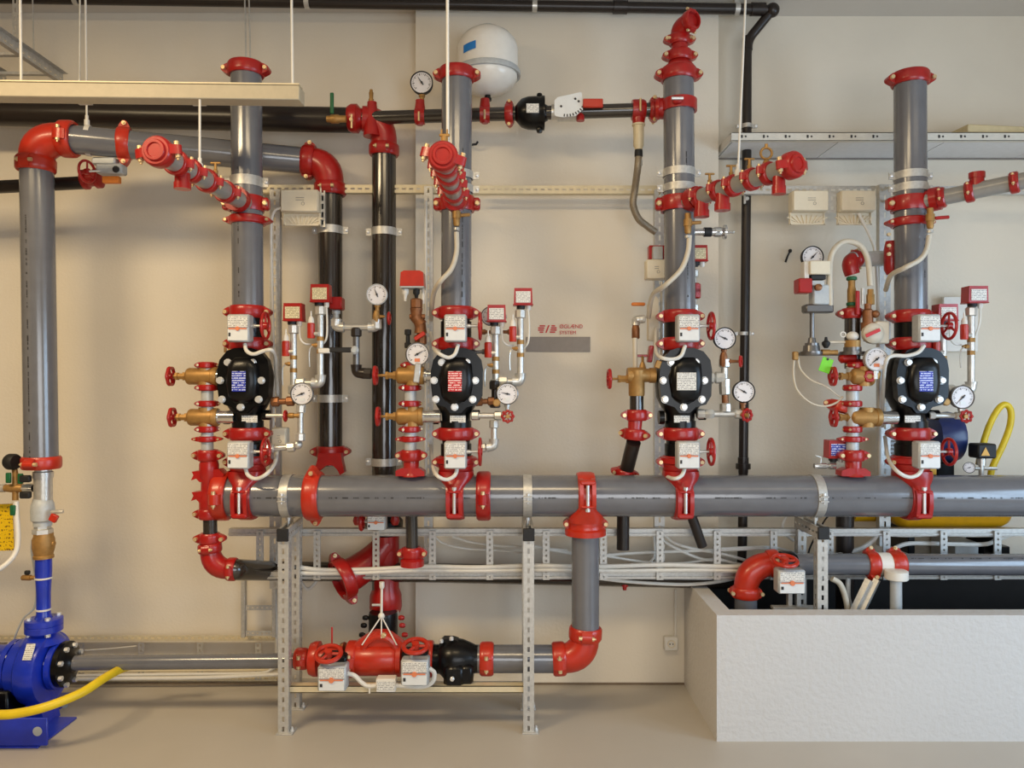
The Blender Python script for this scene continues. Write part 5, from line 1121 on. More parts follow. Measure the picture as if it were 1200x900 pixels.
# cable runs on posts and up top
cable([P(333, 243, .22), P(322, 247, .22), P(318, 262, .24), P(318, 300, .26), P(320, 380, .26), P(321, 430, .26), P(320, 520, .26)], 'white cable running from cream junction box down left strut post', S(1.7))
cable([P(1006, 250, .26), P(1012, 262, .26), P(1020, 278, .26), P(1026, 300, .27), P(1029, 360, .27), P(1031, 500, .27), P(1031, 600, .27)], 'white cable from right junction box down along strut post', S(2.0))
cable([P(499, 235, .27), P(499, 330, .27), P(499, 480, .27), P(498, 600, .27)], 'white cable running down the strut post by red-plate riser', S(1.6))
# ---------------------------------------------------------------- steel frames under the header
def frame(xf, xr, yb_f, yf, yr, zbot, where, beam=True):
    zt_ = 1.055; F = P(xf, 625, yf); R_ = P(xr, 606, yr); Fx = F.x; Rx = R_.x; w = .052
    T = Thing('steel_frame', f'slotted galvanised steel trestle {where}', 'frame', (Fx, yf, max(zbot, -.7)))
    def leg(cx, cy, wd_):
        m = MB().perf((cx + wd_ / 2, cy, zbot), (0, 0, 1), (-1, 0, 0), zt_ - .04 - zbot, wd_, .05, .026, .012)
        for sg in (-1, 1):
            o = V((cx + sg * wd_ / 2, cy + (0 if sg < 0 else .05), zbot))
            m.perf(o, (0, 0, 1), (0, 1 if sg < 0 else -1, 0), zt_ - .04 - zbot, .05, .05, .026, .012)
        return m
    T.part('leg', leg(Fx, yf, w), GALV); T.part('leg', leg(Rx, yr, .045), GALV)
    u = V((Rx - Fx, yr + .06 - yf, 0)); L = u.length; u.normalize(); s = V((u.y, -u.x, 0))
    b = MB()
    for sg in (-1, 1):
        o = V((Fx, yf - .01, zt_ - .06)) + s * sg * .026
        b.perf(o, u, (0, 0, 1), L, .06, .05, .024, .012)
    c = V((Fx, yf - .01, zt_ - .058)) + u * L / 2
    b.box(c, (.052, L, .003), 0, Matrix.Rotation(-math.atan2(u.x, u.y), 3, 'Z'))
    for sg in (-1, 1): b.box(c + s * sg * .020 + V((0, 0, .057)), (.012, L, .003), 0, Matrix.Rotation(-math.atan2(u.x, u.y), 3, 'Z'))
    T.part('top_beam', b, GALV)
    T.part('end_cap', MB().box(V((Fx, yf - .012, zt_ - .03)), (.060, .014, .066), .004), RUBBER)
    if zbot >= 0:
        for cx, cy in ((Fx, yf), (Rx, yr)):
            T.part('foot_plate', MB().box((cx + .008, cy + .025, .004), (.085, .085, .008), .001), GALV)
            T.part('anchor_bolt', MB().lathe((cx + .040, cy + .02, .008), 'z', [(0, .010), (.008, .010), (.008, .005), (.022, .005)], 6), STEEL)
    return T, Fx, Rx
T1, f1, r1 = frame(332, 346, 862, -.15, .15, 0., 'at left under the header, legs on floor')
T2, f2, r2 = frame(619.5, 617, 858, -.14, .15, 0., 'in the middle under the header, legs on floor')
T3, f3, r3 = frame(964, 940, 0, -.10, .18, -.7, 'at right standing down inside the pit')
# low shelf bars between the two frames
for yy, nm, cx0, cx1, z in ((-.125, 'front', f1 + .026, f2 - .026, P(0, 808, -.125).z), (.16, 'rear', r1 + .0, r2, P(0, 806, .16).z)):
    m = MB(); slab(m, (cx0, yy, z - .018), (cx1, yy + .004, z + .018)); slab(m, (cx0, yy, z + .014), (cx1, yy + .05, z + .018)); slab(m, (cx0, yy, z - .018), (cx1, yy + .04, z - .014))
    solo('shelf_bar', f'{nm} low pale cross bar between the left and middle trestles', 'bar', m, CREAM if nm == 'front' else GALV, (cx0, yy, z))

# ---------------------------------------------------------------- cable ladder behind the frames
Yl = .22
T = Thing('cable_ladder', 'long galvanised cable ladder running behind the frames below the header', 'cable ladder', P(270, 676, Yl))
for y, nm in ((625, 'rail'), (675.5, 'rail')):
    a, b = P(268, y, Yl), P(1290, y - 2, Yl); h = S(8, Yl); m = MB(); c = (a + b) / 2; L = (b - a).length
    m.box(c, (L, .004, h)); m.box(c + V((0, .025, h / 2)), (L, .05, .003)); m.box(c + V((0, .012, -h / 2)), (L, .025, .003)); m.box(c + V((0, -.006, -h * .22)), (L, .01, h * .3), .002)
    T.part(nm, m, GALV)
for x in (305, 372, 441, 507, 574, 640, 707, 773, 840, 906, 972, 1038, 1105, 1168):
    o = P(x - 4, 679, Yl - .008); hgt = S(57, Yl)
    T.part('rung', MB().perf(o + X * S(8, Yl), (0, 0, 1), (-1, 0, 0), hgt, S(8, Yl), hgt / 9, .012, .010, .012), GALV)
for pts, lb, r in (
    ([(326, 662), (345, 664), (380, 668), (440, 667), (500, 664), (560, 665), (620, 663), (700, 664), (780, 662), (860, 664), (905, 660)], 'thick white cable lying along the ladder, middle of the bundle', 2.6),
    ([(330, 671), (400, 672), (480, 669), (560, 669), (640, 668), (720, 669), (800, 668), (870, 669)], 'thick white cable lying along the ladder, lowest of the bundle', 2.4),
    ([(506, 627), (506, 650), (502, 662), (488, 666)], 'white cable curving down at second strut post to the ladder', 1.6),
    ([(508, 628), (520, 637), (545, 643), (580, 645), (612, 648)], 'upper drooping white cable between second post and middle frame', 1.4),
    ([(530, 629), (550, 635), (575, 639), (612, 641), (665, 645)], 'lower drooping white cable between second post and middle frame', 1.4),
    ([(624, 640), (665, 648), (700, 651), (745, 648), (800, 646), (860, 644), (910, 642)], 'white cable behind grey down pipe crossing toward the pit', 1.8),
    ([(777, 626), (790, 636), (812, 643), (850, 650), (880, 658), (905, 660)], 'white cable curving from third strut post toward pit, upper', 1.8),
    ([(774, 626), (778, 634), (795, 644), (822, 655), (850, 657)], 'white cable curving from third strut post toward pit, lower', 1.8),
    ([(766, 626), (767, 648), (762, 658), (745, 662)], 'white cable dropping left of third strut post to ladder', 1.5),
    ([(700, 650), (725, 654), (760, 659), (800, 660), (840, 654)], 'white cable sagging between down pipe and third post', 1.5),
    ([(843, 655), (860, 660), (880, 663), (905, 668)], 'white cable bending at ladder rung above the pit corner', 1.6),
    ([(845, 643), (900, 641), (925, 646), (945, 652)], 'white cable above red pit elbow running right', 1.6),
    ([(688, 676), (740, 682), (800, 685), (840, 682), (868, 676)], 'beige cable sagging under the ladder at the pit corner', 2.0),
    ([(958, 651), (985, 650), (1010, 642), (1024, 632), (1030, 620)], 'thick white cable rising behind right frame to strut post', 2.8),
    ([(1042, 650), (1050, 642), (1065, 637), (1095, 637), (1150, 638), (1168, 633), (1185, 626)], 'thick white cable along right end of ladder', 2.6),
    ([(1030, 626), (1060, 628), (1100, 627), (1150, 628), (1210, 626)], 'thin white cable along top of ladder right end', 1.6),
    ([(922, 604), (917, 615), (920, 625), (930, 634)], 'white cable loop left of right frame beam', 1.8)):
    d0 = Yl - .03 if 'bundle' in lb else Yl + .05
    cable([P(x, y, d0) for x, y in pts], lb, S(r, Yl))
T = Thing('cable', 'thin black cable hanging behind right frame', 'cable', P(975, 600, .4)); T.part('wire', MB().tube(spline([P(973, 602, .4), P(965, 612, .4), P(950, 640, .38), P(946, 655, .36)], 6), S(1, .4), 6), RUBBER)

# ---------------------------------------------------------------- fittings under the header, left bay
T = Thing('butterfly_valve', 'black valve with pale gear box half hidden under the header', 'valve', P(448, 620, B))
T.part('body', MB().lathe(P(450, 628, B), 'z', [(0, S(14, B)), (S(4), S(17, B)), (S(8), S(22, B)), (S(20), S(22, B)), (S(28), S(16, B))], 22), BLACK)
for sg in (-1, 1): T.part('red_lug', MB().lathe(P(441 + sg * 22, 615, B - .12), 'z', [(0, S(4)), (S(5), S(6)), (S(12), S(4))], 10), RED)
gearbox(T, P(442, 610, .12), S(22, .12), S(21, .12), .07); T.part('stem', MB().cyl(P(420, 611, .13), P(432, 611, .13), S(2), 8), ZINC); wheel(T, P(424, 611, .13), 'x', S(12), RED, S(2.4), 3)
T = Thing('red_tee', 'large red vertical tee fitting behind the ladder under the header', 'tee', P(452, 718, B))
n = S(1, B)
T.part('body', MB().lathe(P(452, 719, B), 'z', [(0, n * 16), (n * 3, n * 17.5), (n * 8, n * 19), (n * 22, n * 18.5), (n * 30, n * 15.5), (n * 60, n * 15.5), (n * 92, n * 15.5)], 26), RED)
pts = elbow_pts(P(455, 636, B), P(432, 664, B - .03), P(402, 678, B - .12)); T.part('branch', MB().tube(pts, [n * (15 + 5 * i / 10) for i in range(11)], 22), RED)
coupling(P(402, 678, B - .12), pts[-1] - pts[-2], (.55, 0, -.8), n * 21, '', RED, w=n * 7, L=n * 7, t=n * 3.5, thing=T)
T.part('bolt', MB().cyl(P(436, 709, B - .12), P(446, 709, B - .12), n * 1.6, 8), STEEL)
T = Thing('wafer_valve', 'black wafer valve between red tee and red strainer', 'valve', P(448, 748, .25)); n = S(1, .25)
T.part('body', MB().lathe(P(449, 750, .25), 'z', [(0, n * 17), (n * 30, n * 17), (n * 33, n * 16)], 24), BLACK); T.part('rim', MB().lathe(P(450, 719, .28), 'z', [(0, n * 18), (n * 3, n * 17)], 22), ZINC)
for i, (x, y) in enumerate(((426, 733), (424, 744), (428, 724), (471, 733), (474, 744), (470, 724))):
    T.part('stud', MB().lathe(P(x - 3, y, .22), 'x', [(0, n * 2), (n * 2, n * 3), (n * 5, n * 3), (n * 7, n * 1.6)], 8), RED if x > 460 else BLACK)
pipe('drain_pipe', 'dark vertical drain pipe below header by the second strut post', [P(482, 592, .05), P(483, 646, .05)], S(7.2), DARK)
coupling(P(483, 648, .05), 'z', 'x', S(8), 'below header by the second strut post', RED, w=S(7), L=S(6), t=S(4))
T = Thing('saddle_fitting', 'red saddle fitting seating on the long dark drain', 'fitting', P(483, 662, .04)); T.part('body', MB().lathe(P(483, 663, .04), 'z', [(0, S(14)), (S(7), S(14)), (S(9), S(9)), (S(14), S(8))], 20), RED)
coupling(P(732, 672, .16), 'x', 'z', S(7), 'small red one on the long dark drain near grey down pipe', RED, w=S(4), L=S(4), t=S(3)) if False else None
T = Thing('wall_saddle', 'red saddle branch below the clamp of the dark wall pipe', 'fitting', P(387, 556, B)); n = S(1, B)
coupling(P(387.5, 529, B), 'z', 'x', n * 14, '', RED, w=n * 6.5, L=n * 6.5, t=n * 3, thing=T)
T.part('arch', MB().prism([(-n * 13, n * 22), (n * 13, n * 22), (n * 14, n * 14), (n * 17, 0), (n * 12, -n * 3), (n * 9, n * 3), (n * 4, n * 8), (-n * 4, n * 8), (-n * 10, n * 3), (-n * 14, n * 0), (-n * 17, n * 4), (-n * 14, n * 14)], P(387.5, 553, B - .06), 'x', 'z', .03), RED)
# ---------------------------------------------------------------- low red valve line on the shelf
A = P(0, 772, 0); zz = A.z
def LX(x): return P(x, 772, 0)
n = S(1)
pipe('suction_pipe', 'grey pipe running low from blue pump to the left trestle', [P(80, 777, 0), P(352, 774, 0)], n * 8.6, GREY, 20)
coupling(LX(353.5), 'x', (0, -1, 0), n * 9, 'round one on low pipe just right of the left trestle', ORG, w=n * 7.5, L=n * 2, t=n * 3.6)
T = Thing('gate_valve', 'orange red valve with horizontal handwheel, left one on low line', 'valve', LX(385))
T.part('body', MB().lathe(LX(361), 'x', [(0, n * 10), (n * 3, n * 18), (n * 8, n * 20), (n * 13, n * 20), (n * 15, n * 14), (n * 40, n * 14), (n * 42, n * 19)], 26), ORG); T.part('neck', MB().box(P(393, 772, -.08), (n * 30, .1, n * 14), .01), BLACK)
c = P(391, 792, -.15); gearbox(T, c, S(33, -.15), S(29, -.15), .09); wheel(T, P(385, 766, -.16), (0, -.36, 1), S(17, -.16), ORG, S(2.6), 3); T.part('stem', MB().cyl(P(386, 779, -.15), P(385, 766, -.16), S(2), 8), ZINC)
T.part('red_rod', MB().cyl(P(389, 755, .05), P(389, 735, .05), n * 1, 8), PRED); T.part('brown_nut', MB().lathe(P(403, 757, .05), '-y', [(0, n * 5), (.03, n * 5), (.04, n * 3)], 8), BRONZE)
coupling(LX(413), 'x', (0, -1, .1), n * 17, 'left end of the red strainer on low line', ORG, w=n * 6, L=n * 2, t=n * 4)
T = Thing('strainer', 'big orange red strainer body with domed cover on low line', 'strainer', LX(442))
T.part('body', MB().lathe(LX(416), 'x', [(0, n * 17), (n * 3, n * 19), (n * 45, n * 19), (n * 49, n * 17)], 32), ORG)
T.part('cover', MB().prism([(-n * 31, 0), (n * 31, 0), (n * 29, n * 4), (n * 21, n * 10), (n * 14, n * 15), (n * 8, n * 18), (-n * 6, n * 18), (-n * 12, n * 15), (-n * 20, n * 10), (-n * 29, n * 4)], P(445, 757, -.02), 'x', 'z', n * 4, -n * 6), ORG)
T.part('inner_arch', MB().torus(P(445, 766, -.04), 'y', n * 20, n * 4, 20, 8, a0=0, a1=360), ORG)
T.part('bolt', MB().lathe(P(450, 744, -.09), '-y', [(0, n * 3), (.015, n * 3), (.02, n * 2)], 8), BOLT)
T = Thing('wire_sling', 'white rod with three sling wires hanging onto strainer cover', 'hanger', P(447, 720, .0)); q = P(447, 722, 0)
T.part('rod', MB().cyl(q, P(447.5, 685, 0), n * 1.5, 8).lathe(P(447.5, 690, 0), 'z', [(0, n * 2), (n * 2, n * 3), (n * 8, n * 3)], 8), WHITEP); T.part('knot', MB().sph(q, n * 4, 10, 8), WHITEP)
for x, y in ((424, 756), (447, 748), (465, 756)): T.part('wire', MB().cyl(q, P(x, y, -.06), n * .8, 6), WHITEP)
T = Thing('gate_valve', 'orange red valve with horizontal handwheel, right one on low line', 'valve', LX(487))
T.part('body', MB().lathe(LX(464), 'x', [(0, n * 17), (n * 2, n * 20), (n * 7, n * 20), (n * 9, n * 14), (n * 32, n * 14), (n * 33, n * 17)], 26), ORG); T.part('neck', MB().box(P(487, 768, -.08), (n * 30, .1, n * 14), .01), BLACK)
c = P(487, 785, -.15); gearbox(T, c, S(32, -.15), S(30, -.15), .09); wheel(T, P(487, 757, -.16), (0, -.28, 1), S(16.5, -.16), ORG, S(2.6), 3); T.part('stem', MB().cyl(P(481, 772, -.15), P(485, 758, -.16), S(2), 8), ZINC)
coupling(LX(503), 'x', (0, -1, .1), n * 17, 'left end of the low black check valve', ORG, w=n * 5, L=n * 2, t=n * 4)
T = Thing('check_valve', 'big black check valve on low line beside orange red coupling', 'valve', LX(535))
T.part('body', MB().lathe(LX(507), 'x', [(0, n * 16.5), (n * 8, n * 16.5), (n * 10, n * 18), (n * 14, n * 22), (n * 26, n * 24), (n * 36, n * 22), (n * 46, n * 18), (n * 50, n * 16), (n * 58, n * 15.5)], 30), BLACK)
T.part('lower_chamber', MB().box(P(533, 788, -.05), (n * 24, .14, n * 26), .02).box(P(547, 787, -.05), (n * 16, .12, n * 22), .015), BLACK)
T.part('top_lug', MB().prism([(-n * 14, 0), (n * 14, 0), (n * 9, n * 8), (n * 3, n * 10), (-n * 8, n * 10), (-n * 12, n * 6)], P(528, 757, 0), 'x', 'z', .03), BLACK)
for x, y in ((517, 751), (529, 748), (530, 793)): T.part('bolt', MB().lathe(P(x, y + 2, -.04 if y < 780 else -.13), 'z' if y < 780 else '-y', [(0, n * 2.6), (n * 3, n * 2.6), (n * 4, n * 1.6)], 8), STEEL)
coupling(LX(570.5), 'x', (0, -1, 0), n * 15.5, 'right end of the low black check valve', ORG, w=n * 8, L=n * 2, t=n * 4)
pipe('grey_pipe', 'short grey pipe low down passing behind the middle trestle', [LX(560), LX(655)], n * 16, GREY, 28)
elbow(LX(655), LX(686), P(686, 742, 0), n * 15.8, 'large orange red elbow low right of the middle trestle', ORG, (0, 1, 0), (0, 1, 0))
pipe('grey_pipe', 'vertical grey pipe between header down tee and low orange elbow', [P(686, 742, 0), P(686, 615, 0)], n * 16.2, GREY, 28)
header_tee(686, 'orange red downward tee on the header right of middle trestle', True)
coupling(P(686, 613, 0), 'z', 'x', n * 17, 'under the downward tee of the header', ORG, w=n * 7.5, L=n * 5.5, t=n * 3.6)
q = P(453, 801, -.14); T = Thing('junction_box', 'small white box on low shelf bar between valve cables', 'junction box', q); b = T.part('enclosure', MB().box(q, (n * 22, .06, n * 15), .004), WHITEP); T.part('printed_lid', MB().box(q + V((0, -.031, 0)), (n * 20, .004, n * 10), .001), LBLW, b)
cable([P(407, 789, -.14), P(416, 792, -.14), P(424, 800, -.14), P(432, 804, -.14), P(443, 803, -.14)], 'thick white cable from left low gear box to white box', S(2.6))
cable([P(503, 783, -.14), P(509, 789, -.14), P(506, 800, -.14), P(492, 805, -.14), P(464, 803, -.14)], 'thick white cable loop from right low gear box to white box', S(2.6))
for x, y in ((433, 807),): solo('cable_tie', 'white cable tie hanging from the low shelf bar', 'cable tie', MB().box(P(x, y, -.145), (n * 2, .004, n * 11), .001), WHITEP, P(x, y, -.145))
# ---------------------------------------------------------------- low tray, small ladder and cables along the left wall
Yw = WL - .10
T = Thing('cable_ladder', 'low perforated cable ladder fixed along the left wall foot', 'cable ladder', P(60, 800, Yw))
for y in (750.5, 798):
    a, b = P(-240, y + 3, Yw), P(324, y - 3, Yw); a = V((a.x, a.y, P(0, y, Yw).z)); b = V((b.x, b.y, a.z)); m = MB().perf(a, 'x', 'z', (b - a).length, S(6, Yw), .04, .022, .008); m.box((a + b) / 2 + V((0, .03, 0)), ((b - a).length, .06, .003))
    T.part('rail', m, CREAM)
for x in (95, 165, 234, 302): T.part('rung', MB().perf(P(x + 4, 797, Yw - .004), 'z', (-1, 0, 0), S(44, Yw), S(7, Yw), .03, .014, .012), GALV)
T = Thing('cable_ladder', 'short upright cable ladder between long dark drain and wall tray', 'cable ladder', P(304, 745, .45))
for x in (286, 322): T.part('rail', MB().box(P(x, 713, .45), (S(4.6, .45), .04, S(66, .45)), .002), GALV)
for y in (712, 742): T.part('rung', MB().perf(P(288, y + 3, .44), 'x', 'z', S(33, .44), S(6, .44), .03, .012, .008), GALV)
cable([P(x, y, Yw - .05) for x, y in ((60, 792), (140, 791), (220, 790), (300, 789), (318, 784), (324, 772), (323, 700), (322, 640))], 'beige cable along low wall tray rising by the left trestle', S(2))
cable([P(x, y, Yw - .08) for x, y in ((60, 796), (150, 795), (240, 794), (330, 790))], 'white cable along low wall tray, front one', S(2.4))
cable([P(x, y, Yw - .03) for x, y in ((60, 787), (180, 786), (330, 785))], 'yellowish cable along low wall tray, back one', S(1.3), CREAM)
cable([P(100, 762, .5), P(130, 760, .52), P(160, 757, .53)], 'thin white cable drooping inside the low wall tray', S(1))
cable([P(342, 676, .3), P(352, 682, .3), P(362, 690, .35), P(380, 670, .4)], 'white cable end hanging behind the left trestle', S(2))
# ---------------------------------------------------------------- blue pump at left
n = S(1, 0)
T = Thing('pump', 'blue centrifugal pump on blue base at the lower left corner', 'pump', P(40, 870, -.1))
vol = T.part('volute', MB().lathe(P(21, 782, 0), 'x', [(0, n * 29), (n * 3, n * 33), (n * 14, n * 34), (n * 16, n * 36), (n * 19, n * 40.5), (n * 25, n * 42), (n * 36, n * 42), (n * 41, n * 40), (n * 43, n * 34), (n * 44, n * 22), (n * 49, n * 22)], 36), BLUE, ang=34)
T.part('suction_flange', MB().lathe(P(65, 779, 0), 'x', [(0, n * 24), (n * 2, n * 28), (n * 8, n * 28), (n * 9, n * 24)], 28), BLUE)
cf = T.part('counter_flange', MB().lathe(P(74, 778, 0), 'x', [(0, n * 26), (n * 6, n * 26), (n * 8, n * 20), (n * 11, n * 12), (n * 14, n * 9.4)], 28), BLACK)
for i in range(8):
    a = 2 * math.pi * (i + .5) / 8; q = P(62, 779, 0) + V((0, math.cos(a), math.sin(a))) * n * 22; T.part('flange_bolt', MB().lathe(q, 'x', [(0, n * 3), (n * 4, n * 3), (n * 4, n * 1.6), (n * 19, n * 1.6), (n * 19, n * 3), (n * 23, n * 3)], 6), STEEL, cf)
nk = T.part('discharge_neck', MB().lathe(P(50, 752, 0), 'z', [(0, n * 24), (n * 6, n * 19), (n * 12, n * 13), (n * 16, n * 12)], 24), BLUE)
T.part('discharge_flange', MB().lathe(P(51.5, 739, 0), 'z', [(0, n * 20), (n * 7, n * 20), (n * 7.6, n * 19.4), (n * 8, n * 20), (n * 14, n * 20), (n * 15, n * 18)], 30), BLUE)
for i in range(4):
    a = math.pi * (i + .5) / 2; q = P(51.5, 743, 0) + V((math.cos(a), math.sin(a), 0)) * n * 15.5; T.part('flange_bolt', MB().lathe(q, 'z', [(0, n * 3), (n * 4, n * 3), (n * 4, n * 1.6), (n * 18, n * 1.6), (n * 18, n * 3), (n * 22, n * 3)], 6), STEEL)
T.part('discharge_pipe', MB().lathe(P(51, 725, 0), 'z', [(0, n * 10), (n * 6, n * 7.6), (n * 30, n * 7.6), (n * 56, n * 9), (n * 72, n * 9)], 22), BLUE)
T.part('bearing_bracket', MB().lathe(P(21, 780, 0), '-x', [(0, n * 30), (n * 6, n * 30), (n * 7, n * 24), (n * 40, n * 23), (n * 90, n * 23)], 28), BLUE)
for a in (20, 60, 100, 140, 200, 240, 280, 320):
    q = P(22, 780, 0) + V((0, math.cos(math.radians(a)), math.sin(math.radians(a)))) * n * 27; T.part('bracket_bolt', MB().lathe(q, '-x', [(0, n * 2.4), (n * 9, n * 2.4)], 6), STEEL)
T.part('motor', MB().lathe(P(-62, 780, 0), '-x', [(0, n * 24), (n * 4, n * 36), (n * 80, n * 37), (n * 100, n * 34), (n * 104, n * 20)], 28), BLUE)
T.part('nameplate', MB().box(P(34, 764, -.15), (n * 10, .006, n * 18), .001, Matrix.Rotation(-.5, 3, 'X')), LBLW)
bs = T.part('base_frame', MB().box(P(18, 856, -.31) + V((-.35, 0, -.005)), (n * 70 + .70, .012, n * 30), .003).box(P(18, 0, 0) * 0 + V((P(12, 0, -.31).x - .35, -.14, .006)), (n * 60 + .7, .34, .010), .002).box(V((P(10, 0, 0).x - .35, .06, .085)), (n * 60 + .7, .012, .17), .003), BLUE)
T.part('support_block', MB().box(V((P(25, 0, 0).x - .1, -.06, .12)), (.26, .2, .2), .01), BLACK)
T.part('base_hole', MB().lathe(P(44, 857, -.318), '-y', [(0, n * 5), (.002, n * 5)], 20), GBOX, bs)
T.part('rear_foot', MB().box(P(66, 828, .25), (n * 34, .2, n * 18), .004), BLUE); T.part('foot_hole', MB().lathe(P(76, 826, .145), '-y', [(0, n * 4), (.003, n * 4)], 16), GBOX)
T.part('support_foot', MB().prism([(-n * 8, 0), (n * 8, 0), (n * 14, -n * 28), (-n * 14, -n * 28)], P(48, 818, 0), 'x', 'z', .07), BLUE)
pts = [P(-230, 842, -.42), P(-120, 841, -.42), P(-12, 838, -.42), P(20, 836, -.42), P(55, 828, -.40), P(95, 812, -.30), P(125, 793, -.14), P(150, 781, .06), P(180, 777, .13), P(215, 776, .15)]
solo('yellow_hose', 'yellow hose hanging across front of the blue pump', 'hose', MB().tube(spline(pts, 8), S(5.4, -.35), 12), YEL, pts[0])
# discharge stack: ball valve, check valve
c = P(50.5, 586, 0); T = Thing('pipe_nipple', 'wide zinc nipple under coupling of the tall left riser', 'pipe', c); T.part('body', MB().lathe(c, 'z', [(0, n * 10), (n * 26, n * 10), (n * 26, n * 11), (n * 33, n * 11), (n * 34, n * 9), (n * 40, n * 9)], 22), ZINC)
T = Thing('ball_valve', 'nickel ball valve with small orange handle above brass check valve', 'valve', P(50, 614, 0)); T.part('body', MB().lathe(P(50, 616, 0), 'z', [(0, n * 10), (n * 5, n * 10), (n * 7, n * 12.5), (n * 18, n * 13), (n * 26, n * 12), (n * 28, n * 11), (n * 32, n * 10)], 22), GBOX)
T.part('handle', MB().box(P(63, 607, -.05), (n * 9, .02, n * 9), .004, Matrix.Rotation(.5, 3, 'Y')), ORG); T.part('drain_cock', MB().lathe(P(60, 600, -.05), (1, 0, .05), [(0, n * 2), (n * 6, n * 2.4), (n * 11, n * 2.4), (n * 14, n * 2)], 8), ZINC)
T = Thing('union_nut', 'hexagonal zinc union nut above the brass check valve', 'nut', P(50, 626, 0)); T.part('nut', MB().lathe(P(50, 626, 0), 'z', [(0, n * 10), (n * 1, n * 11), (n * 6, n * 11), (n * 7, n * 9), (n * 11, n * 9)], 6), ZINC)
T = Thing('check_valve', 'brass check valve on top of the blue discharge pipe', 'valve', P(51, 654, 0)); T.part('body', MB().lathe(P(51, 654, 0), 'z', [(0, n * 11), (n * 3, n * 11), (n * 4, n * 10), (n * 12, n * 12), (n * 22, n * 12), (n * 26, n * 10.5), (n * 29, n * 10.5)], 22).lathe(P(61, 637, 0), 'x', [(0, n * 4), (n * 3, n * 3)], 10), BRASS)
T = Thing('drain_cock', 'small brass cock with black knob on the blue discharge pipe', 'valve', P(36, 676, 0)); T.part('body', MB().lathe(P(44, 677, 0), '-x', [(0, n * 2.4), (n * 8, n * 2.4), (n * 8, n * 3.4), (n * 18, n * 3)], 10), BRASS); T.part('knob', MB().box(P(32, 671, 0), (n * 6, .02, n * 5), .005), RUBBER)
solo('cable_tie', 'white cable tie around the blue discharge pipe, upper one', 'cable tie', MB().ring(P(51, 677, 0), 'z', [(-n * 1, n * 9), (-n * 1, n * 9.6), (n * 1, n * 9.6), (n * 1, n * 9)], 20), WHITEP, P(51, 677, 0))
solo('cable_tie', 'white cable tie around the blue discharge pipe, lower one', 'cable tie', MB().ring(P(51, 714, 0), 'z', [(-n * 1, n * 7.6), (-n * 1, n * 8.3), (n * 1, n * 8.3), (n * 1, n * 7.6)], 20), WHITEP, P(51, 714, 0))
cable([P(38, 632, .05), P(37, 645, .05), P(40, 665, .06), P(43, 690, .08), P(40, 712, .08), P(28, 724, .06), P(20, 740, .05), P(14, 756, .05)], 'thin grey cable running down beside blue discharge pipe', S(1.2), GBOX)
T = Thing('instrument_cross', 'brass cross with green taps left of the zinc nipple', 'fitting', P(18, 572, 0))
T.part('cross', MB().lathe(P(5, 572, 0), 'x', [(0, n * 4), (n * 8, n * 5), (n * 22, n * 5), (n * 24, n * 4), (n * 34, n * 4)], 12).lathe(P(18, 586, 0), 'z', [(0, n * 3.4), (n * 30, n * 3.4), (n * 36, n * 2.4)], 10), BRASS); T.part('zinc_nut', MB().lathe(P(27, 572, 0), 'x', [(0, n * 5), (n * 8, n * 6), (n * 12, n * 5)], 6), ZINC)
for x, y in ((10, 560), (24, 561), (15, 598)): T.part('green_tap', MB().box(P(x, y, -.04), (n * 6, .015, n * 12), .004), GREEN)
for y in (561, 580): T.part('black_knob', MB().box(P(30, y, -.05), (n * 12, .03, n * 8), .006), RUBBER)
T = Thing('pressure_gauge', 'black pressure gauge seen edge on above the brass cross', 'gauge', P(16, 541, 0)); T.part('case', MB().lathe(P(10, 541, 0), (1, -.3, 0), [(0, n * 8.5), (n * 2, n * 9.5), (n * 9, n * 9.5), (n * 12, n * 8)], 24), RUBBER); T.part('stem', MB().cyl(P(16, 550, 0), P(17, 560, 0), n * 2, 8), BRASS)
T = Thing('notice_sign', 'yellow notice sign at left edge behind grey hose', 'sign', P(4, 618, .1)); T.part('plate', MB().box(P(2, 618, .1), (n * 28, .006, n * 56), .001, Matrix.Rotation(-.04, 3, 'Y')), LBLY)
cable([P(19, 588, -.02), P(20, 610, -.03), P(21, 632, -.04), P(18, 648, -.06), P(6, 662, -.1), P(-14, 672, -.15), P(-80, 690, -.2), P(-160, 720, -.2)], 'grey hose sagging from the brass cross out to the left edge', S(3), WHITEP, 10, 'grey_hose', 'hose')
pipe('zinc_pipe', 'short zinc pipe leaving the brass cross to the left edge', [P(6, 572, 0), P(-160, 571, 0)], S(5), ZINC)
# ---------------------------------------------------------------- pit equipment at right
dp = .08; n = S(1, dp)
pipe('grey_pipe', 'vertical grey pipe rising out of pit under red elbow', [P(874, 698, dp), P(874, 860, dp)], n * 13, GREY)
elbow(P(874, 694, dp), P(873, 663, dp), P(906, 660, dp), n * 13, 'orange red elbow rising out of the pit corner', ORG, (1, 0, 0), (0, 1, 0))
T = Thing('butterfly_valve', 'pale gear box valve with pink red handwheel inside the pit', 'valve', P(922, 664, dp))
T.part('body', MB().lathe(P(908, 661, dp), 'x', [(0, n * 13), (n * 4, n * 13), (n * 6, n * 15), (n * 20, n * 15), (n * 24, n * 13)], 22), BLACK)
gearbox(T, P(925, 680, -.04), S(32, -.04), S(28, -.04), .08); wheel(T, P(920, 657, -.05), (0, -.28, 1), S(16, -.05), ORG, S(2.4), 3); T.part('stem', MB().cyl(P(919, 668, -.04), P(920, 657, -.05), S(1.8), 8), ZINC)
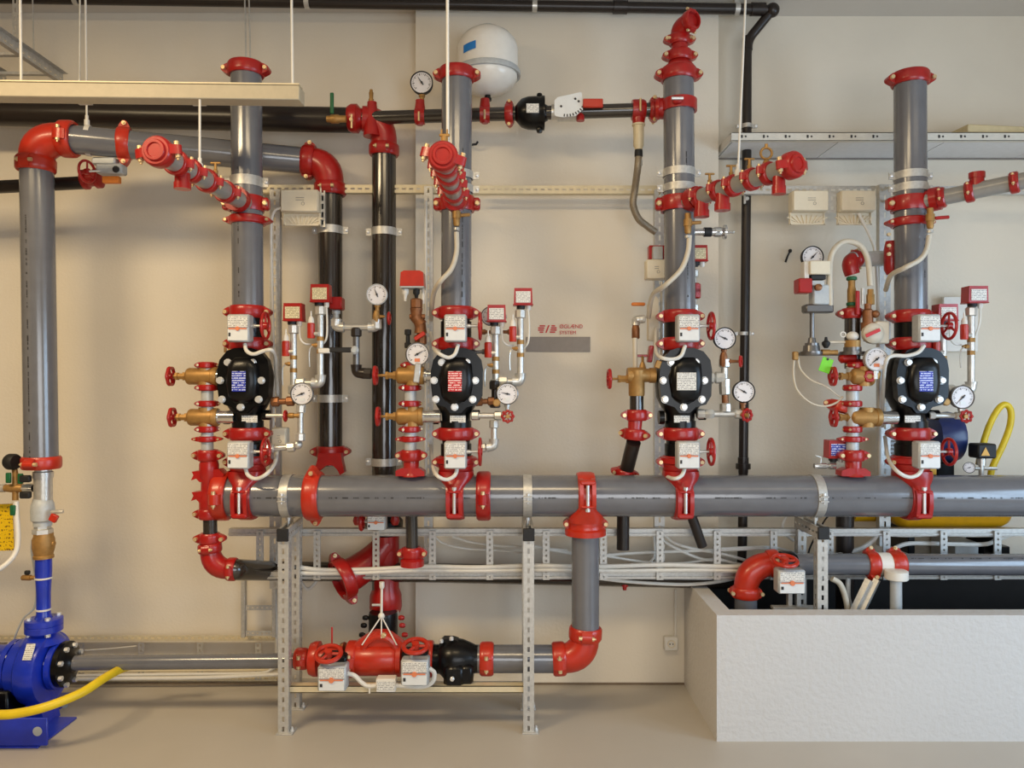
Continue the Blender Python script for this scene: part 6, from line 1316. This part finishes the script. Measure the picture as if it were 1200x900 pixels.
T = Thing('pipe_support', 'grey steel support bracket under the pit valve', 'bracket', P(925, 712, .05)); T.part('bracket', MB().box(P(925, 704, .05), (n * 5, .03, n * 24), .002).box(P(935, 704, .05), (n * 5, .03, n * 24), .002).box(P(930, 712, .02), (n * 50, .05, n * 3), .001), GALV)
T = pipe_t('grey_pipe', 'long grey pipe running right above the pit below the ladder', [P(928, 661, dp), P(1290, 662, dp)], n * 12.5, GREY, 28, (P(1062, 657, dp), P(1200, 657, dp), (0, -.9, .4), 77, .8))
band(P(960, 661, dp), 'x', n * 12.5, 'on the pit pipe behind the right frame leg', .02, lug='z')
for x, y, w_, nm in ((1021, 661, 6.5, 'left of the pair'), (1050, 657, 8, 'right of the pair')):
    coupling(P(x, 661, dp), 'x', (0, -.5, -1) if x < 1030 else (0, .5, 1), n * 12.5, f'on the pit pipe, {nm} by white band', ORG, w=n * w_, L=n * 4, t=n * 3)
solo('white_wrap', 'white wrap on pit pipe between two red couplings', 'wrap', MB().ring(P(1035, 661, dp), 'x', [(-n * 7, n * 12.5), (-n * 7, n * 13.4), (n * 7, n * 13.4), (n * 7, n * 12.5)], 28), WHITEP, P(1035, 661, dp))
T = Thing('pipe_post', 'grey round post with white collar standing in pit under pipe', 'post', P(1050, 720, -.02)); T.part('post', MB().cyl(P(1050, 668, -.02), V((P(1050, 0, -.02).x, -.02, -.7)), S(6.5), 16), GBOX); T.part('collar', MB().lathe(P(1050.5, 679, -.02), 'z', [(0, S(12)), (S(1), S(13)), (S(10), S(13)), (S(11), S(11))], 20), WHITEP)
for (xa, ya), (xb, yb), nm in (((1018, 679), (1000, 716), 'left'), ((1028, 679), (1010, 716), 'right')):
    a, b = P(xa, ya, .02), P(xb, yb, .02); b2 = a + (b - a) * 3.2; m = MB().tube([a, b2], S(4.5), 4); solo('brace_bar', f'slanting galvanised brace bar in pit, {nm} of two', 'brace', m, GALV, b2)
cable([P(975, 678, .05), P(984, 684, .05), P(990, 698, .05), P(994, 720, .05), P(996, 760, .05)], 'beige hose dropping into pit by the right frame', S(3.4), HOSE, 10, 'drop_hose', 'hose')
cable([P(994, 677, .1), P(994, 700, .1), P(999, 720, .1), P(1000, 760, .1)], 'pale conduit dropping into pit behind the beige hose', S(3), GBOX)
pipe('drain_pipe', 'dark grey vertical pipe between header and pit pipe', [P(990, 560, .3), P(990, 720, .3)], S(10, .3), BROWN)
pipe('drain_pipe', 'orange brown pipe stub half hidden under header at right', [P(999, 601, .40), P(1024, 601, .40)], S(10, .4), YELT)
# ---------------------------------------------------------------- air compressor behind the header at right
dc = .36; n = S(1, dc)
T = Thing('air_compressor', 'yellow compressor tank with dark motor behind header at right', 'compressor', P(1110, 614, dc))
a, b = P(1040, 595.5, dc), P(1182, 595, dc); L = (b - a).length; r = n * 23
T.part('tank', MB().lathe(a, 'x', [(0, n * 4), (n * 2, n * 12), (n * 8, n * 19), (n * 16, r), (L - n * 16, r), (L - n * 8, n * 19), (L - n * 2, n * 12), (L, n * 4)], 30), YELT, ang=60)
T.part('motor', MB().lathe(P(1088, 512, dc), 'x', [(0, n * 20), (n * 3, n * 26), (n * 22, n * 30), (n * 30, n * 28), (n * 34, n * 18)], 24), mat('dark_blue_motor', (30, 44, 92), .3, 0, .1)); T.part('motor_foot', MB().box(P(1102, 556, dc), (n * 20, .12, n * 30), .006), BLACK)
T.part('yellow_tab', MB().box(P(1090, 550, .2), (S(13, .2), .02, S(12, .2)), .002), YELT)
for x in (1062, 1162): T.part('foot', MB().box(P(x, 614, dc) + V((0, .08, -.09)), (.04, .28, .14), .004), BLACK)
pts = [P(1147, 545, .3), P(1150, 528, .3), P(1158, 502, .3), P(1168, 482, .3), P(1177, 474, .3), P(1184, 480, .3), P(1184, 497, .3), P(1176, 520, .3), P(1163, 548, .3), P(1160, 566, .3)]
solo('yellow_hose', 'yellow hose loop standing up behind header at far right', 'hose', MB().tube(spline(pts, 8), S(3.6, .3), 12), YEL, pts[0])
T = Thing('pressure_controller', 'black switch box with warning triangle at the yellow hose loop', 'switch', P(1151, 540, .18)); n = S(1, .18)
bb = T.part('case', MB().box(P(1151, 528, .18), (n * 22, .1, n * 17), .008), RUBBER); T.part('warning_triangle', MB().prism([(-n * 5, -n * 5), (n * 5, -n * 5), (0, n * 5)], P(1155, 529, .127), 'x', 'z', .001), mat('warning_orange', (222, 168, 70), .5), bb)
T.part('manifold', MB().lathe(P(1150, 537, .18), '-z', [(0, n * 5), (n * 8, n * 5), (n * 8, n * 3), (n * 22, n * 3)], 10).lathe(P(1138, 549, .18), 'x', [(0, n * 2), (n * 30, n * 2)], 8), ZINC)
gauge(1136, 548, .15, 6.5, 'tiny black rimmed gauge beside switch box at yellow hose loop', 200, face=(-.35, -1, .1), bezel=RUBBER, stem=None)
for x, y, w_, h_, nm in ((1118, 644, 30, 30, 'left'), (1152, 645, 34, 22, 'right')):
    T = Thing('wall_console', f'dark steel console under the compressor tank, {nm} one', 'bracket', P(x, y, .5)); T.part('arm', MB().box(P(x, y, .48), (S(w_), .26, S(h_)), .004), BLACK if nm == 'right' else GBOX)
for l, ns in LABELS.items():
    if len(ns) > 1: print('DUP LABEL', l, ns)
GROUPS = {'pipe_coupling': 'red grooved couplings on the sprinkler pipes', 'pipe_clamp': 'galvanised clamps around the pipes', 'pressure_gauge': 'round pressure gauges', 'pressure_switch': 'red pressure switches', 'cable': 'white cables of the valve station', 'alarm_valve': 'black alarm valves on the header', 'butterfly_valve': 'butterfly valves with gear boxes', 'trim_pipe': 'small threaded trim pipes', 'riser_pipe': 'grey risers above the header', 'header_tee': 'saddle tees on the header', 'pipe_elbow': 'red pipe elbows', 'globe_valve': 'brass globe valves with red wheels', 'strut_post': 'slotted strut posts', 'slotted_rail': 'slotted rails on the back wall', 'steel_frame': 'steel trestles under the header', 'junction_box': 'pale junction boxes'}
base = {}
for o in COL.objects:
    if o.parent is None and o.get('label'): base.setdefault(o.name.split('.')[0], []).append(o)
for k_, l_ in base.items():
    if len(l_) > 1:
        for o in l_:
            if not o.get('group'): o['group'] = GROUPS.get(k_, k_.replace('_', ' ') + 's of the pump room')
for o in COL.objects:
    if o.type in ('MESH', 'EMPTY') and o.parent is None and not o.get('kind'): o['kind'] = 'thing'
